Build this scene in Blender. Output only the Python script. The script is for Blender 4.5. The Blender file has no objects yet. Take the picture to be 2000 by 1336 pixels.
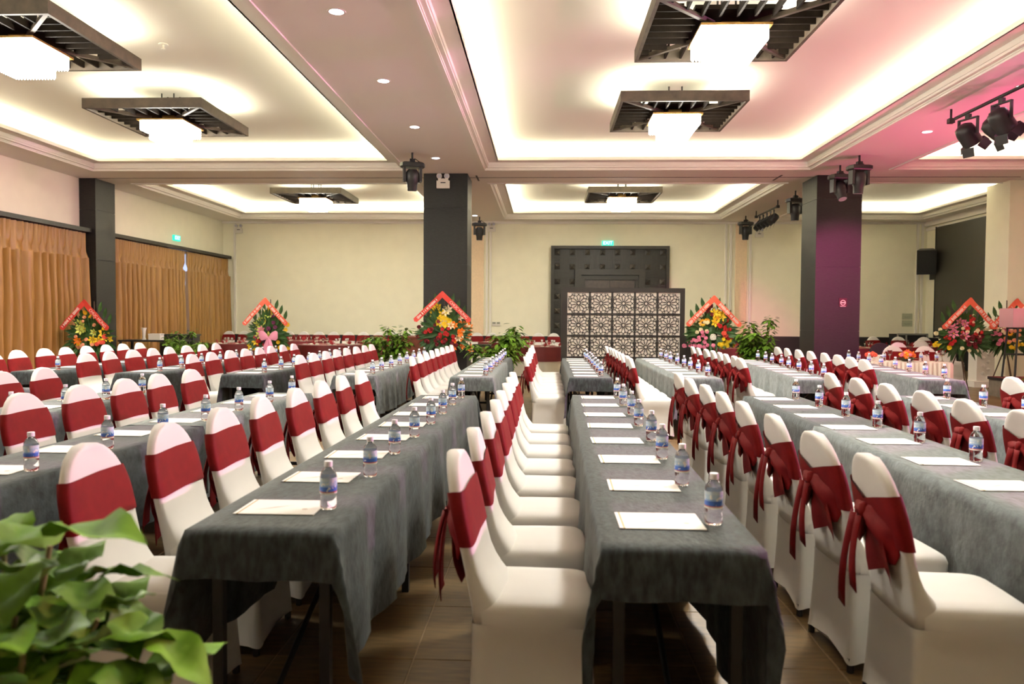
import bpy, bmesh, math, random
from mathutils import Vector, Matrix, Euler
R = random.Random(7)
PI = math.pi
scn = bpy.context.scene
COL = scn.collection
# ------------------------------------------------------------------ camera
F, YAW, PIT, ROL, H = 1484.3, .042, .0322, .0063, 1.47
def ray(px, py):
    u = (px-1000)/F; v = (py-668)/F
    c, s = math.cos(ROL), math.sin(ROL); u, v = c*u+s*v, -s*u+c*v
    cp, sp = math.cos(PIT), math.sin(PIT); dep = cp-sp*v; up = -sp-cp*v
    c, s = math.cos(YAW), math.sin(YAW)
    return Vector((c*u-s*dep, s*u+c*dep, up))
def proj(X, Y, Z):
    Z -= H; c, s = math.cos(YAW), math.sin(YAW); dep = -s*X+c*Y; rt = c*X+s*Y
    cp, sp = math.cos(PIT), math.sin(PIT); d2 = cp*dep-sp*Z; u2 = sp*dep+cp*Z
    u = rt/d2; v = -u2/d2; c, s = math.cos(ROL), math.sin(ROL)
    return 1000+F*(c*u-s*v), 668+F*(s*u+c*v)
cd = bpy.data.cameras.new('camera'); cam = bpy.data.objects.new('camera', cd); COL.objects.link(cam)
cd.sensor_width = 36; cd.lens = F/2000*36; cd.clip_start = .05; cd.clip_end = 200
fw = ray(1000, 668).normalized(); rt = (ray(1001, 668)-ray(1000, 668)).normalized(); upv = rt.cross(fw)
cam.matrix_world = Matrix(((rt.x, upv.x, -fw.x, 0), (rt.y, upv.y, -fw.y, 0), (rt.z, upv.z, -fw.z, H), (0, 0, 0, 1)))
cd.dof.use_dof = True; cd.dof.focus_distance = 7.0; cd.dof.aperture_fstop = 2.8
scn.camera = cam
# ------------------------------------------------------------------ world and view
w = bpy.data.worlds.new('world'); scn.world = w; w.use_nodes = True
w.node_tree.nodes['Background'].inputs[0].default_value = (.75, .85, 1, 1)
w.node_tree.nodes['Background'].inputs[1].default_value = .6
vs = scn.view_settings
vs.view_transform = 'Standard'; vs.look = 'None'; vs.gamma = 1; vs.use_curve_mapping = False
vs.exposure = 0.25
COVE = (1.0, .96, .68); CRYS = (1.0, .975, .91); PINK = (1.0, .12, .33)
COVE_W = 16.0        # watt per metre of cove strip
CHAND_W = 96.0       # watt of each chandelier lamp
def area(name, loc, sx, sy, power, col, rot=(0, 0, 0), spread=PI):
    l = bpy.data.lights.new(name, 'AREA'); l.shape = 'RECTANGLE'; l.size = sx; l.size_y = sy; l.energy = power; l.color = col; l.spread = spread
    o = bpy.data.objects.new(name, l); COL.objects.link(o); o.location = loc; o.rotation_euler = rot
    return o
# coffers: outer rectangle x0,x1,y0,y1
COFFERS = [(-9.885, -2.97, 1.0, 16.3), (-1.33, 5.585, 1.0, 16.3), (7.2, 13.4, 1.0, 16.3),
           (-9.885, -2.97, 17.9, 24.3), (-1.33, 5.585, 17.9, 24.3), (7.2, 11.8, 17.9, 24.3)]
SOF, UPC = 4.62, 5.05
for (x0, x1, y0, y1) in COFFERS:
    i = .17
    for (cx, cy, sx, sy, tilt) in (((x0+x1)/2, y0+i, x1-x0-2*i, .05, (PI-.12, 0, 0)), ((x0+x1)/2, y1-i, x1-x0-2*i, .05, (PI+.12, 0, 0)),
                                   (x0+i, (y0+y1)/2, .05, y1-y0-2*i, (0, PI+.12, 0)), (x1-i, (y0+y1)/2, .05, y1-y0-2*i, (0, PI-.12, 0))):
        area('cove_light', (cx, cy, 4.82), sx, sy, COVE_W*max(sx, sy), COVE, tilt)
# stage lamps: pink floor washes on the stage (outside the frame, right)
for (x, y) in ((9.3, 8.2), (9.4, 10.6), (9.5, 12.8)):
    area('stage_wash_light', (x, y, .62), .5, .3, 80, PINK, (0, PI-.62, 0), 2.3)
sp = bpy.data.lights.new('stage_spot_light', 'SPOT'); sp.energy = 5200; sp.color = (1, .30, .66); sp.spot_size = 1.35; sp.spot_blend = .7; sp.shadow_soft_size = .15
so = bpy.data.objects.new('stage_spot_light', sp); COL.objects.link(so); so.location = (12.6, 7.5, 3.6)
so.rotation_euler = (Vector((4.5, 7.5, .9))-so.location).to_track_quat('-Z', 'Y').to_euler()
s2 = bpy.data.lights.new('column_spot_light', 'SPOT'); s2.energy = 2600; s2.color = (1, .12, .42); s2.spot_size = .42; s2.spot_blend = .6; s2.shadow_soft_size = .1
s2o = bpy.data.objects.new('column_spot_light', s2); COL.objects.link(s2o); s2o.location = (7.6, 8.4, 4.25)
s2o.rotation_euler = (Vector((6.5, 17, 1.9))-s2o.location).to_track_quat('-Z', 'Y').to_euler()
# ------------------------------------------------------------------ materials
MATS = {}
def mat(name, col, rough=.6, metal=0, noise=0, scale=8, bump=0, bscale=40, sheen=0, trans=0, emit=0, ecol=None, spec=.5, stretch=None, ior=1.45, coat=0):
    if name in MATS: return MATS[name]
    m = bpy.data.materials.new(name); m.use_nodes = True; nt = m.node_tree; b = nt.nodes['Principled BSDF']
    c = (*col, 1)
    b.inputs['Base Color'].default_value = c; b.inputs['Roughness'].default_value = rough; b.inputs['Metallic'].default_value = metal
    b.inputs['Specular IOR Level'].default_value = spec; b.inputs['IOR'].default_value = ior
    if sheen: b.inputs['Sheen Weight'].default_value = sheen; b.inputs['Sheen Roughness'].default_value = .4; b.inputs['Sheen Tint'].default_value = (.8, .85, .82, 1)
    if trans: b.inputs['Transmission Weight'].default_value = trans
    if coat: b.inputs['Coat Weight'].default_value = coat
    if emit: b.inputs['Emission Color'].default_value = (*(ecol or col), 1); b.inputs['Emission Strength'].default_value = emit
    if noise or bump:
        tc = nt.nodes.new('ShaderNodeTexCoord'); mp = nt.nodes.new('ShaderNodeMapping'); nt.links.new(tc.outputs['Object'], mp.inputs[0])
        if stretch: mp.inputs['Scale'].default_value = stretch
    if noise:
        n = nt.nodes.new('ShaderNodeTexNoise'); n.inputs['Scale'].default_value = scale; n.inputs['Detail'].default_value = 5
        nt.links.new(mp.outputs[0], n.inputs['Vector'])
        r = nt.nodes.new('ShaderNodeValToRGB'); r.color_ramp.elements[0].position = .3; r.color_ramp.elements[1].position = .7
        r.color_ramp.elements[0].color = (*[max(0, x*(1-noise)) for x in col], 1); r.color_ramp.elements[1].color = (*[min(1, x*(1+noise)) for x in col], 1)
        nt.links.new(n.outputs['Fac'], r.inputs[0]); nt.links.new(r.outputs[0], b.inputs['Base Color'])
    if bump:
        n2 = nt.nodes.new('ShaderNodeTexNoise'); n2.inputs['Scale'].default_value = bscale; nt.links.new(mp.outputs[0], n2.inputs['Vector'])
        bp = nt.nodes.new('ShaderNodeBump'); bp.inputs['Strength'].default_value = bump; bp.inputs['Distance'].default_value = .01
        nt.links.new(n2.outputs['Fac'], bp.inputs['Height']); nt.links.new(bp.outputs[0], b.inputs['Normal'])
    MATS[name] = m
    return m
M_CEIL = mat('ceiling_paint', (.84, .80, .74), .8)
M_TRIM = mat('trim_paint', (.84, .81, .74), .7)
M_WALL = mat('wall_paper_cream', (.88, .85, .67), .75, noise=.02, scale=3)
M_PEACH = mat('peach_panel', (.80, .62, .42), .7, noise=.06, scale=25)
M_WTRIM = mat('white_wall_trim', (.82, .79, .71), .6)
M_DADO = mat('black_dado', (.018, .017, .017), .4)
M_FLOOR = mat('wood_look_tile', (.135, .084, .032), .42, noise=.28, scale=3, stretch=(2, 14, 2))
M_GROUT = mat('tile_joint', (.30, .22, .13), .7)
M_STONE = mat('black_panel', (.012, .012, .011), .45, noise=.45, scale=14, stretch=(1, 1, 9), bump=.15)
M_WOODB = mat('dark_stained_wood', (.020, .017, .012), .45, noise=.4, scale=12, stretch=(1, 1, 6))
M_FRAME = mat('chandelier_frame_wood', (.06, .045, .030), .6, noise=.3, scale=9)
M_SLAT = mat('chandelier_slat_wood', (.010, .0065, .004), .8, noise=.3, scale=9, spec=.15)
M_CURT = mat('gold_curtain_fabric', (.29, .148, .032), .42, noise=.12, scale=5, stretch=(4, 4, .4))
M_WHITE = mat('white_spandex', (.69, .68, .645), .62, noise=.02, scale=6)
M_RED = mat('wine_red_satin', (.150, .0055, .0065), .6, noise=.12, scale=20, spec=.15)
M_REDT = mat('wine_red_tablecloth', (.13, .008, .010), .6, noise=.1, scale=8)
M_IVORY = mat('ivory_tablecloth', (.74, .70, .58), .7)
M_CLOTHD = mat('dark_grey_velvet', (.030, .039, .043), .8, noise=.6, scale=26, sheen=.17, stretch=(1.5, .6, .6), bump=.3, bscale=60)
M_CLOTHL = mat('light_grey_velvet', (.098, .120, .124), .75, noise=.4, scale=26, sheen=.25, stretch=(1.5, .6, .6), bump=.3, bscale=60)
M_METAL = mat('black_metal', (.016, .016, .016), .45)
M_PLAST = mat('black_plastic', (.02, .02, .02), .4)
M_PWHITE = mat('white_plastic', (.74, .70, .62), .45)
M_CAP = mat('white_bottle_cap', (.80, .82, .86), .4)
M_PET = mat('clear_bottle_plastic', (.97, .98, 1.0), .03, trans=1, ior=1.33)
M_GLASS = mat('clear_glass', (.97, .98, .98), .02, trans=1, ior=1.2)
M_LENS = mat('lamp_glass', (.5, .5, .55), .1)
M_LEAF = mat('plant_leaf', (.10, .21, .018), .6, spec=.2, noise=.35, scale=9)
M_LEAFD = mat('dark_leaf', (.035, .10, .022), .5, noise=.4, scale=9)
M_LEAFB = mat('bright_leaf', (.12, .26, .014), .6, spec=.2, noise=.3, scale=12)
M_STEM = mat('plant_stem', (.17, .15, .05), .7)
M_POT = mat('grey_pot', (.35, .33, .28), .6, noise=.15, scale=10)
M_SOIL = mat('soil', (.03, .02, .012), .9)
M_RIB = mat('red_ribbon', (.62, .05, .035), .5)
M_RIBP = mat('coral_ribbon', (.78, .13, .07), .5)
M_LETT = mat('ribbon_lettering', (.85, .70, .62), .6)
M_GOLD = mat('gold_lettering', (.8, .6, .2), .5)
M_EXIT = mat('exit_green', (.02, .45, .33), .4, emit=1.1, ecol=(.02, .6, .42))
M_EXITW = mat('exit_white', (.8, 1, .95), .4, emit=1.6, ecol=(.75, 1, .93))
M_SCREEN = mat('led_wall', (.035, .032, .024), .5, noise=.12, scale=40)
M_BACK = mat('frosted_backing', (.90, .82, .72), .6)
M_LATT = mat('lattice_wood', (.020, .015, .012), .5)
M_DOWN = mat('downlight_lens', (1, 1, 1), .5, emit=14, ecol=(.86, .90, 1.0))
M_CRY = mat('crystal_glass', (1, .95, .85), .15, emit=24, ecol=CRYS)
M_GILT = mat('gilt_rim', (.6, .38, .12), .35, metal=.8)
M_WINE = mat('red_napkin', (.28, .014, .02), .6)
M_CARPET = mat('red_carpet', (.14, .008, .012), .9)
M_STAGE = mat('stage_grey', (.20, .17, .13), .7, noise=.15, scale=10)
M_ACR = mat('acrylic', (.95, .62, .68), .2, trans=.45)
M_PODIUM = mat('red_brown_wood', (.23, .055, .025), .4, noise=.25, scale=8, stretch=(1, 1, 5))
M_WINDOW = mat('daylight_glass', (.5, .6, .9), .2, emit=1.0, ecol=(.55, .65, 1.0))
M_SPEAK = mat('speaker_cloth', (.012, .012, .012), .8)
M_SIGN = mat('sign_grey_green', (.40, .42, .30), .5)
M_SIGNT = mat('sign_print', (.22, .24, .17), .5)
M_GAUZE = mat('pink_gauze', (.72, .30, .42), .7)
M_STRAW = mat('wrapping_paper', (.72, .40, .20), .8)
M_TWIG = mat('dark_twig', (.08, .05, .03), .8)
FC = {'yellow': (.85, .62, .02), 'orange': (.85, .22, .01), 'red': (.48, .015, .015), 'darkred': (.16, .008, .015), 'pink': (.72, .22, .34), 'cream': (.85, .78, .50),
      'peach': (.80, .36, .20), 'lime': (.62, .70, .14), 'purple': (.16, .03, .10), 'amber': (.85, .42, .01), 'white': (.8, .8, .72), 'coral': (.75, .10, .06), 'brown': (.06, .02, .01)}
M_FL = {k: mat('petal_'+k, v, .6) for k, v in FC.items()}
def label_mat():
    m = bpy.data.materials.new('blue_bottle_label'); m.use_nodes = True; nt = m.node_tree; b = nt.nodes['Principled BSDF']; L = nt.links
    tc = nt.nodes.new('ShaderNodeTexCoord'); sx = nt.nodes.new('ShaderNodeSeparateXYZ'); L.new(tc.outputs['Object'], sx.inputs[0])
    mr = nt.nodes.new('ShaderNodeMapRange'); mr.inputs[1].default_value = .058; mr.inputs[2].default_value = .118; L.new(sx.outputs[2], mr.inputs[0])
    r = nt.nodes.new('ShaderNodeValToRGB'); r.color_ramp.interpolation = 'CONSTANT'
    e = r.color_ramp.elements; e[0].color = (.80, .78, .72, 1); e[0].position = 0
    e[1].position = .10; e[1].color = (.55, .10, .06, 1)
    for p, c in ((.16, (.05, .15, .58, 1)), (.44, (.28, .45, .75, 1)), (.54, (.46, .64, .80, 1)), (.80, (.60, .74, .84, 1))):
        q = e.new(p); q.color = c
    L.new(mr.outputs[0], r.inputs[0])
    n = nt.nodes.new('ShaderNodeTexNoise'); n.inputs['Scale'].default_value = 70; L.new(tc.outputs['Object'], n.inputs['Vector'])
    th = nt.nodes.new('ShaderNodeMath'); th.operation = 'GREATER_THAN'; th.inputs[1].default_value = .60; L.new(n.outputs['Fac'], th.inputs[0])
    mx = nt.nodes.new('ShaderNodeMixRGB'); mx.inputs[2].default_value = (.85, .86, .85, 1); L.new(th.outputs[0], mx.inputs[0]); L.new(r.outputs[0], mx.inputs[1])
    L.new(mx.outputs[0], b.inputs['Base Color']); b.inputs['Roughness'].default_value = .4
    return m
M_LABEL = label_mat()
def paper_mat():
    m = bpy.data.materials.new('printed_paper'); m.use_nodes = True; nt = m.node_tree; b = nt.nodes['Principled BSDF']; L = nt.links
    def math_(op, a, bb):
        n = nt.nodes.new('ShaderNodeMath'); n.operation = op
        for k, v in enumerate((a, bb)):
            if v is None: continue
            if isinstance(v, (int, float)): n.inputs[k].default_value = v
            else: L.new(v, n.inputs[k])
        return n.outputs[0]
    tc = nt.nodes.new('ShaderNodeTexCoord'); sx = nt.nodes.new('ShaderNodeSeparateXYZ'); L.new(tc.outputs['Object'], sx.inputs[0]); X, Y = sx.outputs[0], sx.outputs[1]
    gold = math_('LESS_THAN', math_('ABSOLUTE', math_('ADD', X, .132), None), .0035)
    d = math_('ABSOLUTE', math_('SUBTRACT', math_('SUBTRACT', Y, math_('MULTIPLY', X, .62)), .004), None)
    lim = math_('SUBTRACT', .0085, math_('MULTIPLY', math_('ABSOLUTE', math_('ADD', X, .025), None), .13))
    pen = math_('LESS_THAN', d, lim)
    d2 = math_('ADD', math_('POWER', math_('SUBTRACT', X, .092), 2), math_('POWER', math_('ADD', Y, .03), 2)); logo = math_('LESS_THAN', d2, .00012)
    c0 = None
    prev = (.90, .88, .84, 1)
    for f, c in ((gold, (.42, .30, .12, 1)), (pen, (.62, .50, .43, 1)), (logo, (.62, .52, .46, 1))):
        mx = nt.nodes.new('ShaderNodeMixRGB'); L.new(f, mx.inputs[0]); mx.inputs[2].default_value = c
        if c0 is None: mx.inputs[1].default_value = prev
        else: L.new(c0, mx.inputs[1])
        c0 = mx.outputs[0]
    L.new(c0, b.inputs['Base Color']); b.inputs['Roughness'].default_value = .55
    return m
M_PAPER = paper_mat()
# ------------------------------------------------------------------ helpers
class MB:
    def __init__(s): s.v = []; s.f = []
    def add(s, vs_, fs):
        o = len(s.v); s.v += [tuple(p) for p in vs_]; s.f += [tuple(i+o for i in f) for f in fs]; return s
    def box(s, x0, x1, y0, y1, z0, z1, m=None):
        vs_ = [(x, y, z) for z in (z0, z1) for y in (y0, y1) for x in (x0, x1)]
        if m is not None: vs_ = [m @ Vector(p) for p in vs_]
        return s.add(vs_, [(0, 2, 3, 1), (4, 5, 7, 6), (0, 1, 5, 4), (2, 6, 7, 3), (0, 4, 6, 2), (1, 3, 7, 5)])
    def cbox(s, c, d, m=None):
        return s.box(c[0]-d[0]/2, c[0]+d[0]/2, c[1]-d[1]/2, c[1]+d[1]/2, c[2]-d[2]/2, c[2]+d[2]/2, m)
    def loft(s, rings, cap0=True, cap1=True, closed=True):
        n = len(rings[0]); o = len(s.v)
        for r in rings: s.v += [tuple(p) for p in r]
        for i in range(len(rings)-1):
            for j in range(n if closed else n-1):
                k = (j+1) % n; s.f.append((o+i*n+j, o+i*n+k, o+(i+1)*n+k, o+(i+1)*n+j))
        if cap0: s.f.append(tuple(o+j for j in reversed(range(n))))
        if cap1: s.f.append(tuple(o+(len(rings)-1)*n+j for j in range(n)))
        return s
    def lathe(s, prof, n=14, c=(0, 0, 0), m=None, cap0=True, cap1=True):
        rs = []
        for r, z in prof:
            ring = [Vector((c[0]+r*math.cos(2*PI*j/n), c[1]+r*math.sin(2*PI*j/n), c[2]+z)) for j in range(n)]
            if m is not None: ring = [m @ p for p in ring]
            rs.append(ring)
        return s.loft(rs, cap0, cap1)
    def tube(s, pts, r, n=6):
        pts = [Vector(p) for p in pts]; rs = []
        rad = r if isinstance(r, (list, tuple)) else [r]*len(pts)
        for i, p in enumerate(pts):
            t = (pts[min(i+1, len(pts)-1)]-pts[max(i-1, 0)]).normalized()
            a = Vector((0, 0, 1)) if abs(t.z) < .9 else Vector((1, 0, 0)); u = t.cross(a).normalized(); v = t.cross(u)
            rs.append([p+(u*math.cos(2*PI*j/n)+v*math.sin(2*PI*j/n))*rad[i] for j in range(n)])
        return s.loft(rs)
    def mesh(s, name, m, smooth=False):
        me = bpy.data.meshes.new(name); me.from_pydata(s.v, [], s.f); me.update()
        bm = bmesh.new(); bm.from_mesh(me); bmesh.ops.recalc_face_normals(bm, faces=bm.faces); bm.to_mesh(me); bm.free()
        if smooth:
            me.polygons.foreach_set('use_smooth', [True]*len(me.polygons))
            if smooth != 'all':
                try: me.set_sharp_from_angle(angle=math.radians(50))
                except Exception: pass
        me.materials.append(m)
        return me
    def obj(s, name, m, parent=None, smooth=False, loc=None):
        return put(name, s.mesh(name, m, smooth), parent, loc)
def put(name, me, parent=None, loc=None, rot=None, scale=None):
    o = bpy.data.objects.new(name, me); COL.objects.link(o)
    if parent is not None: o.parent = parent
    if loc is not None: o.location = loc
    if rot is not None: o.rotation_euler = rot
    if scale is not None: o.scale = scale
    return o
def tag(o, label=None, cat=None, group=None, kind=None):
    if label: o['label'] = label
    if cat: o['category'] = cat
    if group: o['group'] = group
    if kind: o['kind'] = kind
    return o
def thing(name, label, cat, loc=(0, 0, 0), rz=0, group=None):
    o = put(name, None, None, loc, (0, 0, rz)); o.empty_display_size = .1
    return tag(o, label, cat, group)
def struct(o): o['kind'] = 'structure'; return o
def dup(root, label=None, group=None):
    r = root.copy(); COL.objects.link(r)
    if label: r['label'] = label
    if group: r['group'] = group
    for ch in root.children:
        c = ch.copy(); COL.objects.link(c); c.parent = r
        for g in ch.children:
            d = g.copy(); COL.objects.link(d); d.parent = c
    return r
def smoothstep(a, b, x):
    t = min(1, max(0, (x-a)/(b-a))); return t*t*(3-2*t)
def text_mesh(body, size, m, name='lettering', extrude=.001):
    c = bpy.data.curves.new(name, 'FONT'); c.body = body; c.size = size; c.align_x = 'CENTER'; c.align_y = 'CENTER'; c.extrude = extrude; c.resolution_u = 2
    o = bpy.data.objects.new(name, c); COL.objects.link(o); bpy.context.view_layer.update()
    dg = bpy.context.evaluated_depsgraph_get(); me = bpy.data.meshes.new_from_object(o.evaluated_get(dg))
    bpy.data.objects.remove(o); bpy.data.curves.remove(c)
    me.materials.clear(); me.materials.append(m); return me
ORD = ['first', 'second', 'third', 'fourth', 'fifth', 'sixth', 'seventh', 'eighth', 'ninth', 'tenth', 'eleventh', 'twelfth', 'thirteenth', 'fourteenth']
# ------------------------------------------------------------------ room shell
XL, XR, YB, YF = -10.75, 14.0, -4.0, 25.1
struct(MB().box(XL-.3, XR+.3, YB-.3, YF+.3, -.25, -.003).obj('floor', M_GROUT))
FLOOR = bpy.data.objects['floor']
TS = .6
tile = MB(); g = .002
tile.add([(-TS/2+g, -TS/2+g, -.003), (TS/2-g, -TS/2+g, -.003), (TS/2-g, TS/2-g, -.003), (-TS/2+g, TS/2-g, -.003),
          (-TS/2+g+.003, -TS/2+g+.003, 0), (TS/2-g-.003, -TS/2+g+.003, 0), (TS/2-g-.003, TS/2-g-.003, 0), (-TS/2+g+.003, TS/2-g-.003, 0)],
         [(4, 5, 6, 7), (0, 1, 5, 4), (1, 2, 6, 5), (2, 3, 7, 6), (3, 0, 4, 7)])
tme = tile.mesh('floor_tile', M_FLOOR)
rest = MB(); cnt = 0
nx = int((XR-XL)/TS)+1; ny = int((YF-YB)/TS)+1
cells = [(XL+TS/2+i*TS, YB+TS/2+j*TS) for i in range(nx) for j in range(ny)]
near = sorted([c for c in cells if c[1] > 1.5 and -2.6 < c[0] < 3.6], key=lambda c: c[1])[:220]
nset = set(near)
for c in cells:
    if c in nset: put('floor_tile', tme, FLOOR, (c[0], c[1], 0))
    else: rest.add([(v[0]+c[0], v[1]+c[1], v[2]) for v in tile.v], tile.f)
tag(rest.obj('floor_tiles', M_FLOOR, FLOOR), kind='stuff')
struct(MB().box(XL-.3, XL, YB, YF, 0, UPC+.2).obj('wall_left', M_WALL))
struct(MB().box(XL-.3, XR+.3, YF, YF+.3, 0, UPC+.2).obj('wall_far', M_WALL))
struct(MB().box(XL-.3, XR+.3, YB-.3, YB, 0, UPC+.2).obj('wall_back', M_WALL))
struct(MB().box(XR, XR+.3, YB, 17.6, 0, UPC+.2).obj('wall_right', M_WALL))
struct(MB().box(12.3, 12.6, 18.5, YF, 0, UPC+.2).obj('wall_right_far', M_WALL))
struct(MB().box(10.42, 14.0, 17.6, 18.5, 0, SOF).obj('wall_stage_return', M_WALL))
# soffit
xs = sorted({XL, XR, *[c[0] for c in COFFERS], *[c[1] for c in COFFERS]}); ys = sorted({YB, YF, *[c[2] for c in COFFERS], *[c[3] for c in COFFERS]})
b = MB()
for i in range(len(xs)-1):
    for j in range(len(ys)-1):
        mx, my = (xs[i]+xs[i+1])/2, (ys[j]+ys[j+1])/2
        if any(c[0] < mx < c[1] and c[2] < my < c[3] for c in COFFERS): continue
        b.box(xs[i], xs[i+1], ys[j], ys[j+1], SOF, SOF+.12)
for (x0, x1, y0, y1) in COFFERS:
    b.box(x0-.1, x1+.1, y0-.1, y1+.1, UPC, UPC+.1)
    b.box(x0-.05, x0, y0, y1, SOF+.12, UPC); b.box(x1, x1+.05, y0, y1, SOF+.12, UPC); b.box(x0, x1, y0-.05, y0, SOF+.12, UPC); b.box(x0, x1, y1, y1+.05, SOF+.12, UPC)
struct(b.obj('ceiling', M_CEIL))
def ring(b, c, i0, i1, z0, z1):
    x0, x1, y0, y1 = c
    b.box(x0+i0, x1-i0, y0+i0, y0+i1, z0, z1); b.box(x0+i0, x1-i0, y1-i1, y1-i0, z0, z1)
    b.box(x0+i0, x0+i1, y0+i1, y1-i1, z0, z1); b.box(x1-i1, x1-i0, y0+i1, y1-i1, z0, z1)
for k, c in enumerate(COFFERS):
    b = MB(); ring(b, c, -.02, .045, SOF-.022, SOF+.03); ring(b, c, .045, .06, SOF+.005, SOF+.08); ring(b, c, .06, .115, SOF+.025, SOF+.10); ring(b, c, .115, .13, SOF+.06, SOF+.14)
    struct(b.obj('trim_%d' % (k+1), M_TRIM))
    b = MB(); ring(b, c, .10, .34, SOF+.13, SOF+.165); ring(b, c, .32, .345, SOF+.13, SOF+.20)
    struct(b.obj('trim_%d' % (k+11), M_CEIL))
# track of the folding partition across the beam
b = MB(); b.box(XL, 10.4, 17.19, 17.215, SOF-.006, SOF); struct(b.obj('trim_21', mat('track_slot', (.05, .045, .04), .6)))
b = MB(); b.box(-1.55, -1.51, 16.95, 17.6, SOF-.006, SOF); b.box(5.15, 5.19, 16.95, 17.6, SOF-.006, SOF); struct(b.obj('trim_22', MATS['track_slot']))
# far wall: dado, pilaster strips, panel beads
b = MB(); b.box(XL, .2, YF-.03, YF, 0, .86); b.box(4.05, 12.3, YF-.03, YF, 0, .91); struct(b.obj('baseboard_far', M_DADO))
b = MB(); b.box(12.27, 12.3, 18.5, YF-.03, 0, .91); struct(b.obj('baseboard_right', M_DADO))
for k, (a, e) in enumerate(((-2.47, -2.0), (6.2, 6.57))):
    struct(MB().box(a, e, YF-.035, YF, .9, SOF).obj('trim_%d' % (31+k), M_PEACH))
b = MB()
for x in (-2.58, -1.9, -1.78, 5.9, 6.05, 6.68, -10.35, 12.0, 12.15):
    b.box(x-.035, x+.035, YF-.045, YF, .9, SOF)
struct(b.obj('trim_33', M_WTRIM))
b = MB(); b.box(XL, 12.3, YF-.09, YF, SOF-.07, SOF); b.box(12.2, 12.3, 18.5, YF, SOF-.16, SOF); b.box(12.24, 12.3, 18.5, YF, SOF-.3, SOF-.2); struct(b.obj('trim_34', M_TRIM))
b = MB(); b.box(XL, XL+.02, YB, YF, 0, .12); struct(b.obj('baseboard_left', M_DADO))
# ------------------------------------------------------------------ columns with stacked panels
def column(label, x0, x1, y0, y1, joints, rot=0):
    t = thing('column', label, 'column', ((x0+x1)/2, (y0+y1)/2, 0)); w_, d_ = (x1-x0)/2, (y1-y0)/2
    MB().box(-w_+.012, w_-.012, -d_+.012, d_-.012, 0, SOF).obj('core', M_DADO, t)
    zs = [0]+joints+[SOF]
    for a, e in zip(zs, zs[1:]):
        MB().box(-w_, w_, -d_, d_, a+.004, e-.004).obj('panel', M_STONE, t)
    return t
column('black panelled column behind the flower stand with red roses', -2.665, -1.698, 16.7, 17.66, [1.38, 2.62, 3.86])
column('black panelled column with small round sign, washed magenta by stage light', 5.93, 6.9, 16.95, 17.9, [1.22, 2.62, 4.1])
column('black panelled pilaster standing between the gold curtains', -10.74, -10.36, 17.2, 18.0, [1.5, 2.75, 3.9])
s = thing('round_sign', 'small dark square sign with white round symbol on the magenta column', 'sign', (6.53, 16.94, 1.84))
MB().box(-.085, .085, -.006, .004, -.085, .10).obj('plate', mat('sign_maroon', (.08, .01, .02), .5), s)
def disc(b, r0, r1, y, n=20):
    o = [(math.cos(2*PI*j/n), math.sin(2*PI*j/n)) for j in range(n)]
    b.loft([[(c*r0, y, s_*r0) for c, s_ in o], [(c*r1, y, s_*r1) for c, s_ in o], [(c*r1, y+.003, s_*r1) for c, s_ in o], [(c*r0, y+.003, s_*r0) for c, s_ in o]], False, False)
b = MB(); disc(b, .045, .06, -.009); b.box(-.045, .045, -.009, -.006, -.012, .012); b.box(-.06, .06, -.009, -.006, -.085, -.072); b.obj('symbol', M_LETT, s)
# ------------------------------------------------------------------ portal door on the far wall
D = struct(put('door_1', None, None, (2.13, YF-.02, 0)))
PW, PH = 1.92, 3.82
MB().box(-PW, PW, -.10, 0, 0, PH).obj('panel', M_WOODB, D)
b = MB(); b.box(-PW, -PW+.10, -.20, 0, 0, PH); b.box(PW-.10, PW, -.20, 0, 0, PH); b.box(-PW+.1, PW-.1, -.20, 0, PH-.10, PH); b.obj('outer_frame', M_WOODB, D)
b = MB(); b.box(-1.14, -.93, -.22, -.1, 0, 3.06); b.box(.93, 1.14, -.22, -.1, 0, 3.06); b.box(-.93, .93, -.22, -.1, 2.87, 3.06)
b.box(-.93, -.82, -.17, -.1, 0, 2.85); b.box(.82, .93, -.17, -.1, 0, 2.85); b.box(-.82, .82, -.17, -.1, 2.72, 2.85); b.obj('inner_frame', M_WOODB, D)
for sx in (-1, 1):
    MB().box(min(.01*sx, .81*sx), max(.01*sx, .81*sx), -.125, -.1, .01, 2.70).obj('door_leaf', mat('door_leaf_wood', (.05, .035, .03), .4, noise=.3, scale=8), D)
stud = MB(); q = .085
stud.add([(-q, 0, -q), (q, 0, -q), (q, 0, q), (-q, 0, q), (-q, -.03, -q), (q, -.03, -q), (q, -.03, q), (-q, -.03, q), (0, -.095, 0)],
         [(0, 1, 5, 4), (1, 2, 6, 5), (2, 3, 7, 6), (3, 0, 4, 7), (4, 5, 8), (5, 6, 8), (6, 7, 8), (7, 4, 8)])
sme = stud.mesh('stud', mat('stud_wood', (.05, .043, .036), .35)); ribs = MB()
colsx = [-1.71+i*.4886 for i in range(8)]; rowz = [3.61, 3.14, 2.66, 2.18, 1.70, 1.22, .74]
for j, z in enumerate(rowz):
    for i, x in enumerate(colsx):
        if j > 1 and 1 < i < 6: continue
        put('stud', sme, D, (x, -.10, z))
        for k in range(5):
            zz = z-.24+(k-2)*.055
            if j != 1 and zz > .1: ribs.box(x-.10, x+.10, -.125, -.10, zz-.016, zz+.016)
for i in range(7):
    x = (colsx[i]+colsx[i+1])/2
    for k in range(5): ribs.box(x+(k-2)*.052-.015, x+(k-2)*.052+.015, -.125, -.10, 3.08 if 0 < i < 6 else 3.02, 3.70)
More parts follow.
